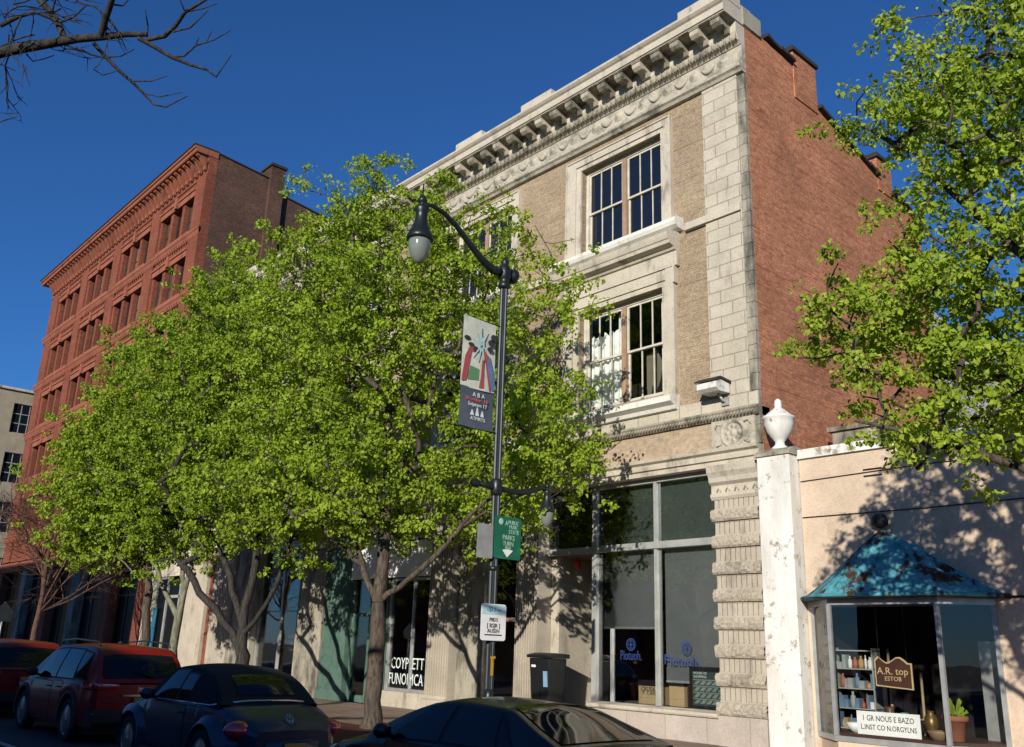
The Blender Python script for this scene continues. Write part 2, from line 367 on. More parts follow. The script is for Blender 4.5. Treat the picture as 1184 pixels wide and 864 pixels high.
# ------------------------------------------------------------------ windows
def sash_pair(parent, x0, x1, z0, z1, y, glass, lights=3, mull=.14):
    """two double-hung sashes side by side with a mullion between; one window part with frame and pane"""
    w = MB(); f = .09
    w.box(x0, x0+f, y, y+.14, z0, z1).box(x1-f, x1, y, y+.14, z0, z1).box(x0+f, x1-f, y, y+.14, z1-f, z1).box(x0+f, x1-f, y, y+.14, z0, z0+f)
    win = w.build('window', M['frame'], parent)
    xm = (x0+x1)/2; zm = (z0+z1)/2+.02
    MB().box(xm-mull/2, xm+mull/2, y-.02, y+.12, z0+f+.002, z1-f-.002).build('mullion', M['frame_brown'], win)
    for a, c in ((x0+f, xm-mull/2), (xm+mull/2, x1-f)):
        s = MB(); t_ = .055
        for (lo, hi, yy) in ((zm-.03, z1-f, y+.03), (z0+f, zm+.03, y+.075)):
            s.box(a+.002, a+t_, yy, yy+.04, lo+.002, hi-.002).box(c-t_, c-.002, yy, yy+.04, lo+.002, hi-.002).box(a+t_, c-t_, yy, yy+.04, hi-t_, hi-.002).box(a+t_, c-t_, yy, yy+.04, lo+.002, lo+t_)
            for k in range(1, lights):
                xx = a+t_+(c-a-2*t_)*k/lights; s.box(xx-.014, xx+.014, yy+.004, yy+.034, lo+t_, hi-t_)
        s.build('sash', M['frame'], win)
        p = MB()
        p.add([(a+t_-.01,y+.05,zm),(c-t_+.01,y+.05,zm),(c-t_+.01,y+.052,z1-f-.01),(a+t_-.01,y+.052,z1-f-.01)], [(0,1,2,3)])
        p.add([(a+t_-.01,y+.095,z0+f),(c-t_+.01,y+.095,z0+f),(c-t_+.01,y+.097,zm),(a+t_-.01,y+.097,zm)], [(0,1,2,3)])
        p.build('pane', glass, win)
    return win

# ------------------------------------------------------------------ main building
B = thing('commercial_building', (-22.8, 16, 0), 'three storey tan brick building with carved stone cornice and a red brick side wall', 'building')
XL, XR = -35.3, -10.26
wc = [-14.09, -19.6, -26.0, -31.5]; HW = 1.365
W3 = [(c-HW, c+HW, 11.6, 14.17) for c in wc]; W2 = [(c-HW-.04, c+HW-.02, 7.4, 10.02) for c in wc]
MB().wall(XL+.3, -11.44, 7.0, 14.75, 16.0, 16.35, W3+W2).build('front_wall', M['tan_brick'], B)
MB().wall(-11.44, -10.46, 7.0, 14.75, 15.94, 16.35, []).build('quoin_strip', M['stone_blocks'], B)
MB().wall(XL-.0, XL+.3, 0.0, 14.75, 15.94, 16.35, []).build('quoin_strip', M['stone_blocks'], B)
e = MB()
z = 5.9
while z < 14.7:   # toothed grimy corner stones
    hh = .30+.12*random.random(); e.box(-10.46+random.uniform(-.0, .02), -10.262, 15.965, 16.06, z, min(z+hh-.012, 14.72)); z += hh
e.build('corner_stones', M['stone_dirty_shaded'], B)
for xa, xb in ((-12.0, -10.47), (-17.5, -16.42), (-23.9, -22.0), (-29.4, -28.4)): MB().box(xa, xb, 15.88, 15.995, 11.22, 11.40).build('string_course', M['stone'], B)
# side wall, stepped and sloping to the rear
side = [(16.30,5.0),(16.302,16.1),(18.15,16.05),(18.15,16.45),(19.25,16.45),(19.25,15.25),(22.3,14.55),(22.3,15.05),(23.1,15.05),(23.1,14.3),(24.7,13.85),(24.7,0),(16.30,0)]
side = [(16.062,0.0),(16.062,16.0),(16.352,16.12),(18.15,16.02),(19.25,15.25),(24.7,13.85),(24.7,0.0)]
MB().prism(side, 'x', -10.60, XR).build('side_wall', M['red_brick'], B)
for y0, y1, zt, zb in ((18.17, 19.24, 16.42, 15.28), (22.3, 23.1, 15.1, 14.3)):
    ch = MB().box(-11.1, XR+.03, y0, y1, zb-.2, zt).build('chimney', M['red_brick'], B)
    MB().box(-11.16, XR+.09, y0-.07, y1+.07, zt, zt+.10).box(-11.1, XR+.05, y0-.03, y1+.03, zt+.1, zt+.16).build('chimney_cap', M['roof_dark'], ch)
def slope_tiles(y0, z0, y1, z1, n):
    cp = MB()
    for i in range(n):
        a = y0+(y1-y0)*i/n; c = y0+(y1-y0)*(i+1)/n; za = z0+(z1-z0)*i/n; zc = z0+(z1-z0)*(i+1)/n; l = .03+.05*random.random()
        cp.prism([(a, za+.002), (c-.01, zc+.002), (c-.01, zc+.07), (a, za+.07+l*.4)], 'x', -10.75, XR+.06+l)
    cp.build('coping_tiles', M['roof_dark'], B)
slope_tiles(16.9, 16.14, 18.15, 16.03, 6); slope_tiles(19.27, 15.25, 22.28, 14.47, 12); slope_tiles(23.12, 14.27, 24.7, 13.86, 7)
MB().box(-10.62, XR+.05, 15.98, 16.72, 16.03, 16.5).build('parapet_end_block', M['stone_dirty_shaded'], B)
MB().prism([(24.72,0),(24.72,11.4),(29.0,10.6),(34.0,8.9),(34.0,0)], 'x', -10.6, XR-.03).build('rear_wing_wall', M['white_brick'], B)
MB().box(XL, XL+.3, 16.36, 24.7, 0, 13.8).box(XL, -10.6, 24.5, 24.7, 0, 13.8).build('rear_wall', M['red_brick'], B)
MB().add([(XL,16.36,15.9),(-10.62,16.36,15.9),(-10.62,24.7,13.8),(XL,24.7,13.8)], [(0,1,2,3)]).add([(XL,24.7,11.2),(-10.62,24.7,11.2),(-10.62,34,8.8),(XL,34,8.8)], [(0,1,2,3)]).build('roof', M['roof_dark'], B)
# rooms behind the upper windows
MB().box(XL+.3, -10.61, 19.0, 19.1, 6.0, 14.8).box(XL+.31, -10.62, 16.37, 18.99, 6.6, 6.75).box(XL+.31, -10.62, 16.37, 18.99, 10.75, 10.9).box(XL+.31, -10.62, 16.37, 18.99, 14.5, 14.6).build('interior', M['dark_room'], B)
# cornice
def band(name, prof, mat, x0=XL-.05, x1=XR-.004, par=B): return MB().prism(prof, 'x', x0, x1).build(name, mat, par)
cor = band('cornice', [(16.34,14.72),(15.90,14.74),(15.86,14.80),(15.80,14.84),(15.80,14.90),(15.90,14.96),(15.93,14.965),(15.93,15.46),(16.34,15.46)], M['stone_frieze'])
band('bed_moulding', [(16.34,15.462),(15.90,15.462),(15.86,15.50),(15.80,15.54),(15.74,15.70),(15.72,15.74),(15.72,16.0),(16.34,16.0)], M['stone'], par=cor)
band('corona', [(16.34,16.01),(15.24,16.01),(15.24,16.03),(15.20,16.04),(15.20,16.22),(15.15,16.25),(15.10,16.30),(15.10,16.36),(15.30,16.40),(16.34,16.44)], M['stone'], par=cor, x1=XR+.02)
pb = MB().prism([(16.34,16.44),(15.36,16.40),(15.36,16.47),(15.30,16.49),(15.30,16.55),(16.34,16.58)], 'x', XL, XR+.01)
MB().box(XL, XR-.01, 15.26, 15.72, 16.0005, 16.009).build('soffit', M['stone_dirty_shaded'], cor)  # dark sheet paints the shade under the corona, between the modillions
for bx in (-10.95, -16.6, -19.6, -25.0, -28.2, -34.0): pb.box(bx-.62, bx+.62 if bx < -11 else XR+.03, 15.24, 15.9, 16.41, 16.68)
pb.build('parapet', M['stone'], cor)
eg = MB(); x = XL+.1
while x < XR-.06:   # egg and dart
    eg.lathe([(.012,-.09),(.05,-.06),(.066,0),(.05,.06),(.02,.085)], (x, 15.77, 15.60), 6); eg.box(x+.075, x+.095, 15.72, 15.80, 15.53, 15.69); x += .17
eg.build('egg_and_dart', M['stone_dirty_shaded'], cor)
for k in range(42):
    x = XR-.28-k*.60
    if x < XL+.1: break
    m = MB().prism([(15.72,15.99),(15.30,15.99),(15.27,15.93),(15.29,15.86),(15.37,15.80),(15.47,15.84),(15.58,15.80),(15.66,15.72),(15.72,15.71)], 'x', x-.125, x+.125)
    m.box(x-.145, x+.145, 15.26, 15.70, 15.985, 15.999); m.build('modillion', M['stone_dirty_shaded'] if k % 3 != 1 else M['stone'], cor)  # the darker ones carry painted shade along with grime
fr = MB(); x = XR-.55
while x > XL+.3:    # carved festoons of the frieze
    fr.lathe([(.004,-.05),(.05,-.045),(.06,-.02),(.15,-.018),(.17,.01)], (x, 15.93, 15.24), 10, 'y')
    pts = [(x-.2-.4*i/6, 15.92, 15.30-.16*math.sin(math.pi*i/6)) for i in range(7)]; fr.tube(pts, [.02,.04,.05,.055,.05,.04,.02], 6); x -= .82
fr.build('frieze_carving', M['stone_frieze'], cor)
# window surrounds
for i, c in enumerate(wc):
    f = MB(); a, d = c-HW-.47, c+HW+.31
    if True:
        x0, x1, z0, z1 = c-HW, c+HW, 11.6, 14.17
        f.box(a, x0-.16, 15.90, 15.998, z0, z1+.12).box(x1+.14, d, 15.90, 15.998, z0, z1+.12).box(a, d, 15.90, 15.998, z1+.12, z1+.30)
        f.box(x0-.159, x0, 15.94, 15.998, z0, z1+.119).box(x1, x1+.139, 15.94, 15.998, z0, z1+.119).box(x0, x1, 15.94, 15.998, z1, z1+.119)
        f.box(a-.04, a-.001, 15.87, 15.997, z0, z1+.34).box(d+.001, d+.04, 15.87, 15.997, z0, z1+.34).box(a, d, 15.87, 15.997, z1+.301, z1+.34)
        f.build('window_surround', M['stone'], B)
    MB().prism([(15.998,11.30),(15.80,11.32),(15.70,11.38),(15.66,11.46),(15.67,11.55),(15.74,11.60),(15.998,11.62)], 'x', a-.42, d+.30).build('window_sill', M['peel_white'], B)
    f = MB(); a, d = c-HW-.52, c+HW+.37; x0, x1, z0, z1 = c-HW-.04, c+HW-.02, 7.4, 10.02
    f.box(a, x0-.16, 15.88, 15.998, z0-.1, 10.42).box(x1+.14, d, 15.88, 15.998, z0-.1, 10.42).box(x0-.159, x1+.139, 15.90, 15.998, z1+.13, 10.42)
    f.box(x0-.159, x0, 15.94, 15.998, z0-.1, z1+.129).box(x1, x1+.139, 15.94, 15.998, z0-.1, z1+.129).box(x0, x1, 15.94, 15.998, z1, z1+.129)
    f.box(a-.05, a-.001, 15.84, 15.997, 10.0, 10.75).box(d+.001, d+.05, 15.84, 15.997, 10.0, 10.75)
    f.build('window_surround', M['stone'], B)
    MB().prism([(15.998,10.421),(15.86,10.421),(15.86,10.78),(15.80,10.80),(15.76,10.86),(15.60,10.90),(15.58,10.98),(15.55,11.0),(15.52,11.08),(15.50,11.16),(15.60,11.22),(15.998,11.29)], 'x', a-.22, d+.12).build('window_pediment', M['stone'], B)
    MB().prism([(15.998,6.93),(15.84,6.95),(15.80,7.03),(15.66,7.10),(15.66,7.22),(15.76,7.28),(15.998,7.31)], 'x', a-.22, d+.02).build('window_sill', M['peel_white'], B)
    sash_pair(B, *W3[i], 16.16, M['glass_dark']); w = sash_pair(B, *W2[i], 16.16, M['glass'] if i == 0 else M['glass_dark'])
    if i == 0:   # curtains and broken shade seen through the panes
        x0, x1, z0, z1 = W2[0]
        cu = MB()
        def drape(xa, xb, za, zb, y):
            rows = []
            for zz in (za, zb):
                rows.append([(xa+(xb-xa)*j/40, y+.03*math.sin(j*1.1), zz+(0 if zz == za else .10*math.sin(j*.9)*.5)) for j in range(41)])
            cu.grid(rows, True)
        drape(x0+.1, x0+1.30, z0+.1, z0+2.05, 16.36); drape(x1-.36, x1-.08, z0+.1, z1-.1, 16.36); drape(x0+.95, x0+1.25, z0+1.2, z1-.1, 16.44)
        cu.build('curtain', M['curtain'], w)
        MB().prism([(x1-.92,z0+.1),(x1-.92,z0+1.25),(x1-.6,z0+1.3),(x1-.42,z0+.95),(x1-.5,z0+.55),(x1-.62,z0+.3),(x1-.75,z0+.45),(x1-.8,z0+.1)], 'y', 16.46, 16.48).build('torn_shade', M['glass_blind'], w)
# bands between the shops and the second floor
blk = band('block_course', [(16.34,6.70),(15.93,6.70),(15.93,6.998),(16.34,6.998)], M['stone_blocks'])
rp = MB().prism([(16.34,6.50),(15.90,6.50),(15.86,6.54),(15.84,6.60),(15.80,6.64),(15.80,6.68),(16.34,6.70)], 'x', XL-.04, XR)
x = XL
while x < XR-.05:
    rp.tube([(x, 15.845, 6.53), (x+.06, 15.83, 6.61)], .022, 5); x += .085
rp.build('rope_moulding', M['stone_dirty_shaded'], B)
band('brick_frieze', [(16.34,5.87),(15.97,5.87),(15.97,6.498),(16.34,6.498)], M['tan_brick_smooth'], x1=-11.44)
band('lintel', [(16.34,5.52),(15.92,5.52),(15.92,5.62),(15.86,5.64),(15.86,5.76),(15.78,5.80),(15.76,5.868),(16.34,5.868)], M['stone'])
md = MB().box(-11.44, -10.36, 15.92, 16.3, 5.87, 6.498)
md.lathe([(.20,15.93),(.25,15.90),(.28,15.88),(.31,15.89),(.33,15.93)], (-10.9, 0, 6.185), 20, 'y').lathe([(.004,15.885),(.06,15.89),(.09,15.93)], (-10.9, 0, 6.185), 10, 'y')
for k in range(8):
    a = k*math.pi/4; md.lathe([(.004,-.01),(.05,.0),(.075,.03)], (-10.9+.15*math.cos(a), 15.905, 6.185+.15*math.sin(a)), 8, 'y')
for sx in (-1, 1):
    for sz in (-1, 1):
        md.tube([(-10.9+sx*.28, 15.91, 6.185+sz*.2), (-10.9+sx*.40, 15.905, 6.185+sz*.24), (-10.9+sx*.44, 15.91, 6.185+sz*.13)], [.02,.035,.015], 6)
md.build('carved_medallion', M['stone_frieze'], B)
# rusticated corner pier
def rusticated_pier(x0, x1, ztop):
    p = MB().box(x0+.02, x1-.02, 15.95, 16.34, 0, ztop)
    z = .0; root = None
    core = p.build('corner_pier', M['stone_flute'], B)
    MB().box(x0-.02, x1+.0, 15.86, 15.949, 0, .56).build('plinth', M['stone_pink'], core)
    rock = MB(); flu = MB(); z = .57; k = 0
    while z < ztop-.75:
        h = .24 if k % 2 == 0 else .30
        if k % 2 == 0:
            n = 26; m = 6
            rows = [[(x0-.03+(x1-x0+.06)*j/n, 15.85-.02*math.sin(math.pi*i/m)-random.uniform(0, .035)*(0 < i < m), z+h*i/m) for j in range(n+1)] for i in range(m+1)]
            rock.grid(rows, False, False)
            rock.add([(x0-.03,15.85,z),(x1+.03,15.85,z),(x1+.03,15.95,z),(x0-.03,15.95,z),(x0-.03,15.85,z+h),(x1+.03,15.85,z+h),(x1+.03,15.95,z+h),(x0-.03,15.95,z+h)], [(0,3,2,1),(4,5,6,7),(1,2,6,5),(3,0,4,7)])
        else:
            n = 9
            for j in range(n):
                xa = x0+(x1-x0)*j/n; flu.box(xa+.012, xa+(x1-x0)/n-.012, 15.915, 15.949, z+.03, z+h-.03)
            flu.box(x0, x1, 15.905, 15.9491, z+.001, z+.028).box(x0, x1, 15.905, 15.9491, z+h-.028, z+h-.001)
        z += h; k += 1
    rock.build('rock_faced_block', M['stone_rock'], core); flu.build('fluted_block', M['stone_flute'], core)
    c = MB().prism([(15.949,ztop-.72),(15.90,ztop-.72),(15.86,ztop-.66),(15.86,ztop-.60),(15.90,ztop-.58),(15.90,ztop-.42),(15.82,ztop-.36),(15.80,ztop-.26),(15.74,ztop-.16),(15.72,ztop-.02),(15.949,ztop-.002)], 'x', x0-.05, x1+.06)
    for j in range(5): c.tube([(x0+.1+j*.22, 15.895, ztop-.56), (x0+.15+j*.22, 15.87, ztop-.46), (x0+.2+j*.22, 15.895, ztop-.56)], .02, 5)
    c.build('capital', M['stone'], core)
rusticated_pier(-11.43, -10.34, 5.52)
# shop columns
def fluted(x0, x1, mat=M['stone_flute'], y=15.88, ztop=5.52):
    n = 9; w = (x1-x0)/n
    pts = [(x0, 16.35)]
    for j in range(n):
        a = x0+j*w
        pts += [(a, y), (a+w*.12, y), (a+w*.26, y+.075), (a+w*.5, y+.10), (a+w*.74, y+.075), (a+w*.88, y)]
    pts += [(x1, y), (x1, 16.35)]
    p = MB().prism(pts, 'z', .42, ztop-.5); c = p.build('fluted_column', mat, B)
    MB().box(x0-.06, x1+.06, y-.07, 16.35, 0, .30).prism([(16.35,.301),(y-.05,.301),(y-.07,.34),(y-.02,.419),(16.35,.419)], 'x', x0-.04, x1+.04).build('column_base', M['stone_flute'], c)
    MB().prism([(16.35,ztop-.499),(y-.02,ztop-.499),(y-.05,ztop-.42),(y-.03,ztop-.3),(y-.08,ztop-.18),(y-.08,ztop-.02),(16.35,ztop-.002)], 'x', x0-.05, x1+.05).build('capital', M['stone'], c)
def pier(x0, x1, mat, y=15.93, name='plain_pier', z1=5.518): return MB().box(x0, x1, y, 16.35, .32, z1).box(x0-.03, x1+.03, y-.05, 16.35, 0, .319).build(name, mat, B)
fluted(-17.5, -16.72); fluted(-21.1, -20.12); pier(-19.98, -18.92, M['stone_dirty_shaded'], 16.05)  # plain pier: its shade is put into a darker stone colour
pier(-28.5, -26.85, M['stone_dirty_shaded']); pier(-26.8, -25.42, M['green_marble'], 15.96, 'green_marble_panel')
fluted(-35.2, -33.5); pier(-33.35, -31.7, M['stone_dirty_shaded']); 
# storefront to the right: framed glass over a stone ledge
SF = MB().box(-15.13, -14.99, 16.14, 16.34, .0, 5.51).box(-13.265, -13.185, 16.16, 16.3, .62, 3.93).box(-13.265, -13.185, 16.16, 16.3, 4.08, 5.51).box(-14.989, -11.46, 16.12, 16.32, 3.93, 4.079).box(-14.989, -13.281, 16.16, 16.28, 5.42, 5.51).box(-13.169, -11.46, 16.16, 16.28, 5.42, 5.51).box(-11.55, -11.46, 16.16, 16.3, .62, 3.929).box(-16.7, -15.131, 16.14, 16.32, 3.93, 4.079).box(-14.60, -14.55, 16.2, 16.26, .62, 2.2)
sf = SF.build('shopfront', M['alu_white'], B)
MB().box(-14.99, -13.28, 16.24, 16.25, .62, 3.93).box(-13.17, -11.55, 16.24, 16.25, .62, 3.93).build('pane', M['glass'], sf)
MB().box(-14.99, -13.28, 16.24, 16.25, 4.08, 5.42).box(-13.17, -11.46, 16.24, 16.25, 4.08, 5.42).box(-16.7, -15.13, 16.24, 16.25, 4.08, 5.51).build('transom_pane', M['glass_tint'], sf)
MB().box(-14.98, -13.3, 16.40, 16.41, 2.24, 3.95).box(-13.15, -11.5, 16.40, 16.41, 1.14, 3.95).box(-14.98, -11.5, 16.38, 16.42, 4.09, 5.5).build('roller_shade', M['shade'], sf)
MB().box(-14.98, -13.3, 16.385, 16.425, 2.20, 2.25).box(-13.15, -11.5, 16.385, 16.425, 1.10, 1.15).build('shade_rail', M['alu'], sf)
MB().prism([(16.34,.50),(15.86,.50),(15.84,.53),(15.84,.585),(16.34,.618)], 'x', -14.985, -11.46).build('stone_ledge', M['stone'], B)
MB().box(-14.985, -11.46, 15.92, 16.34, 0, .498).build('base_panel', M['stone_pink'], B)
def emblem(x, z, y, r, mat, par):
    o = MB()
    n = 28
    for (ra, rb) in ((r*.84, r), (r*.60, r*.70)):
        for k in range(n):
            a = 2*math.pi*k/n; c2 = 2*math.pi*(k+1)/n
            o.add([(x+ra*math.cos(a),y,z+ra*math.sin(a)),(x+rb*math.cos(a),y,z+rb*math.sin(a)),(x+rb*math.cos(c2),y,z+rb*math.sin(c2)),(x+ra*math.cos(c2),y,z+ra*math.sin(c2))], [(0,1,2,3)])
    o.box(x-.012*r/.12, x+.012*r/.12, y-.001, y, z-r*.55, z+r*.55).box(x-r*.55, x+r*.55, y-.0012, y-.0002, z-.01, z+.01)
    return o.build('round_emblem', mat, par)
for (xt, xe) in ((-12.62, -12.5), (-14.02, -14.02)):
    emblem(xe, 1.83 if xe > -13 else 1.86, 16.236, .135, M['letter_blue'], sf)
    text('Piotuoh.', .30, M['letter_blue'], sf, (xt, 16.236, 1.56 if xe > -13 else 1.62), sx=.92 if xe > -13 else .62)
# room behind the shopfront
rm = MB().box(-15.0, -11.0, 19.4, 19.5, 0, 5.5).box(-11.1, -11.0, 16.42, 19.39, 0, 5.5).box(-14.98, -11.11, 16.45, 19.39, .0, .1).box(-15.0, -11.0, 16.45, 19.39, 5.45, 5.5).box(-16.72, -15.132, 16.36, 16.4, 4.1, 5.5)
rm.build('interior', M['dark_room'], B)
# recessed entrance between column and shopfront
en = MB().box(-16.72, -16.42, 16.36, 17.7, 0, 4.0).box(-16.42, -15.3, 17.6, 17.7, 2.45, 4.0).box(-15.2, -15.06, 16.36, 17.7, 0, .6)
en.build('entrance_wall', M['stone_flute'], B)
MB().box(-16.7, -15.1, 16.36, 17.7, 3.92, 3.99).build('entrance_soffit', M['frame_brown'], B)
dr = MB().box(-16.41, -16.32, 17.5, 17.58, 0, 2.44).box(-15.39, -15.3, 17.5, 17.58, 0, 2.44).box(-16.319, -15.391, 17.5, 17.58, 2.3, 2.44).box(-16.319, -15.391, 17.5, 17.58, 0, .25).build('entrance_door', M['alu'], B)
MB().box(-16.32, -15.39, 17.53, 17.54, .25, 2.3).build('pane', M['glass_dark'], dr)
MB().box(-16.0, -15.3, 17.55, 17.59, 2.6, 3.85).build('transom_pane', M['glass_tint'], dr)
MB().box(-15.14, -15.1, 16.36, 17.6, .6, 3.9).build('side_pane', M['glass_tint'], sf)
# dark doorway between the fluted column and the plain pier
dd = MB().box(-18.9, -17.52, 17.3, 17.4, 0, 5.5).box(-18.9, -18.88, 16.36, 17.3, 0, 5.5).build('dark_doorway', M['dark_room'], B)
d2 = MB().box(-18.91, -18.8, 16.2, 16.3, 0, 4.4).box(-17.6, -17.5, 16.2, 16.3, 0, 4.4).box(-18.8, -17.6, 16.2, 16.3, 2.35, 2.45).box(-18.91, -17.5, 16.2, 16.3, 4.4, 4.52).box(-18.8, -17.6, 16.2, 16.3, 0, .22).build('doorway_frame', M['frame_brown'], dd)
MB().box(-18.91, -17.51, 16.12, 16.34, 4.54, 5.515).build('stone_transom', M['stone_dirty_shaded'], B)
MB().box(-18.8, -17.6, 16.24, 16.25, .22, 4.4).build('pane', M['glass'], d2)
# shop window with painted lettering
sw = MB().box(-23.42, -23.34, 16.16, 16.3, .42, 3.6).box(-21.2, -21.12, 16.16, 16.3, .42, 3.6).box(-22.28, -22.23, 16.18, 16.28, .45, 3.6).box(-23.339, -21.201, 16.16, 16.3, .42, .50).box(-23.42, -21.12, 16.16, 16.3, 3.52, 3.6)
sw = sw.build('shop_window', M['alu'], B)
MB().box(-23.34, -21.2, 16.22, 16.23, .5, 3.52).build('pane', M['glass'], sw)
MB().box(-25.4, -21.15, 18.6, 18.7, 0, 5.5).box(-25.4, -21.15, 16.4, 18.6, 3.62, 3.66).box(-21.2, -21.15, 16.36, 18.6, 0, 3.6).box(-25.4, -25.36, 16.4, 18.6, 0, 3.6).build('interior', M['dark_room'], B)
text('COYPLETT', .45, M['letter_white'], sw, (-22.42, 16.212, 1.17), sx=.74); text('FUNOIMCA', .45, M['letter_white'], sw, (-22.46, 16.212, .74), sx=.72)
MB().box(-23.42, -21.12, 15.95, 16.34, 0, .418).build('base_panel', M['stone_flute'], B)
fa = MB().box(-25.38, -21.13, 15.98, 16.1, 3.62, 4.75).build('sign_fascia', M['white_board'], B)
MB().box(-25.38, -21.13, 16.1, 16.34, 4.76, 5.51).build('stone_transom', M['stone_dirty_shaded'], B)
gd = MB().box(-25.38, -25.28, 16.12, 16.24, 0, 3.6).box(-23.53, -23.43, 16.12, 16.24, 0, 3.6).box(-24.44, -24.36, 16.12, 16.24, 0, 3.6).box(-25.28, -24.44, 16.12, 16.24, 2.5, 2.6).box(-24.36, -23.53, 16.12, 16.24, 2.5, 2.6).box(-25.28, -24.44, 16.12, 16.24, .0, .2).box(-24.36, -23.53, 16.12, 16.24, 0, .2).build('glass_door', M['green_marble'], B)
MB().box(-25.28, -23.53, 16.18, 16.19, .2, 3.6).build('pane', M['glass_tint'], gd)
# glazed bay with the hanging black sign
gw = MB().box(-31.68, -31.6, 16.14, 16.28, .5, 5.0).box(-28.6, -28.52, 16.14, 16.28, .5, 5.0).box(-30.1, -30.02, 16.16, 16.26, .5, 5.0).box(-31.599, -28.601, 16.14, 16.28, .5, .6).box(-31.68, -28.52, 16.14, 16.28, 4.9, 5.0).build('shop_window', M['alu'], B)
MB().box(-31.6, -28.6, 16.2, 16.21, .6, 4.9).build('pane', M['glass'], gw)
MB().box(-31.7, -28.5, 18.4, 18.5, 0, 5.5).box(-31.7, -31.66, 16.36, 18.4, 0, 5.5).box(-28.54, -28.5, 16.36, 18.4, 0, 5.5).box(-31.66, -28.54, 16.36, 18.4, 5.1, 5.14).build('interior', M['dark_room'], B)
MB().box(-31.68, -28.52, 15.95, 16.34, 0, .498).build('base_panel', M['stone_pink'], B); MB().box(-31.68, -28.52, 16.1, 16.34, 5.01, 5.515).build('stone_transom', M['stone'], B)
bs = MB().box(-29.85, -28.75, 16.26, 16.29, 1.05, 2.05); bs = tag(bs.build('hanging_sign', M['black'], None, base=(-29.3, 16.27, 1.05)), 'black sign with white lettering hanging inside the tinted shop window behind the trees', 'sign')
text('of  OLD', .17, M['letter_white'], bs, (-29.3, 16.256, 1.86)); text('ENDEAVOR', .2, M['letter_white'], bs, (-29.3, 16.256, 1.64)); text('Tour', .18, M['letter_white'], bs, (-29.3, 16.256, 1.42))

# ------------------------------------------------------------------ narrow storefront building, left of the main one
N = thing('storefront_building', (-38.8, 16, 0), 'narrow cream storefront building between the tan brick building and the red brick building', 'building')
MB().wall(-42.1, -35.36, 4.9, 10.5, 16.0, 16.3, [(-41.2,-39.8,6.2,8.8),(-37.9,-36.4,6.2,8.8)]).build('front_wall', M['cream'], N)
for a, c in ((-41.2, -39.8), (-37.9, -36.4)): sash_pair(N, a, c, 6.2, 8.8, 16.1, M['glass_dark'], 1)
MB().box(-42.1, -35.36, 16.301, 24, 0, 10.3).build('building_mass', M['dark_brick'], N)
MB().prism([(16.3,10.5),(15.8,10.6),(15.7,10.9),(16.3,11.0)], 'x', -42.1, -35.36).build('cornice', M['stone'], N)
MB().box(-42.1, -41.15, 15.85, 16.3, 0, 4.89).build('cream_pier', M['cream'], N)
n = 8; pts = [(-38.0, 16.29)]
for j in range(n):
    a = -38.0+j*.29; pts += [(a, 15.82), (a+.07, 15.82), (a+.1, 15.87), (a+.2, 15.87), (a+.23, 15.82)]
pts += [(-35.68, 15.82), (-35.68, 16.29)]
MB().prism(pts, 'z', .3, 4.88).build('fluted_column', M['stone_flute'], N)
MB().box(-38.06, -35.62, 15.75, 16.29, 0, .299).build('column_base', M['stone_flute'], N)
MB().box(-35.67, -35.37, 15.95, 16.29, 0, 4.88).build('red_pier', M['red_facade'], N)
fw = MB().box(-41.1, -41.0, 15.95, 16.1, 0, 4.2).box(-39.95, -39.83, 15.95, 16.1, 0, 4.2).box(-38.62, -38.5, 15.95, 16.1, 0, 4.2).box(-38.2, -38.06, 15.95, 16.1, 0, 4.2).box(-40.999, -39.951, 15.95, 16.1, 4.1, 4.2).box(-39.829, -38.2, 15.95, 16.1, 3.3, 3.42).box(-41.0, -38.1, 15.95, 16.1, 0, .4).build('shop_window', M['alu_white'], N)
MB().box(-40.999, -38.2, 16.02, 16.03, .4, 4.1).build('pane', M['glass_shop'], fw)
MB().box(-41.1, -38.06, 15.9, 16.2, 4.21, 4.88).build('sign_fascia', M['cream'], N)
tag(MB().box(-41.0, -40.65, 15.90, 15.94, .4, 2.9).build('teal_shutter', plain('teal_paint', (.02, .13, .22), .5), None, base=(-40.8, 15.92, .4)), 'narrow dark teal panel standing in the cream shopfront', 'panel')
tag(MB().box(-39.3, -38.7, 15.88, 15.90, .55, 1.15).build('window_notice', M['white_board'], None, base=(-39, 15.89, .55)), 'small white notice low in the cream shopfront window behind the red car', 'notice')

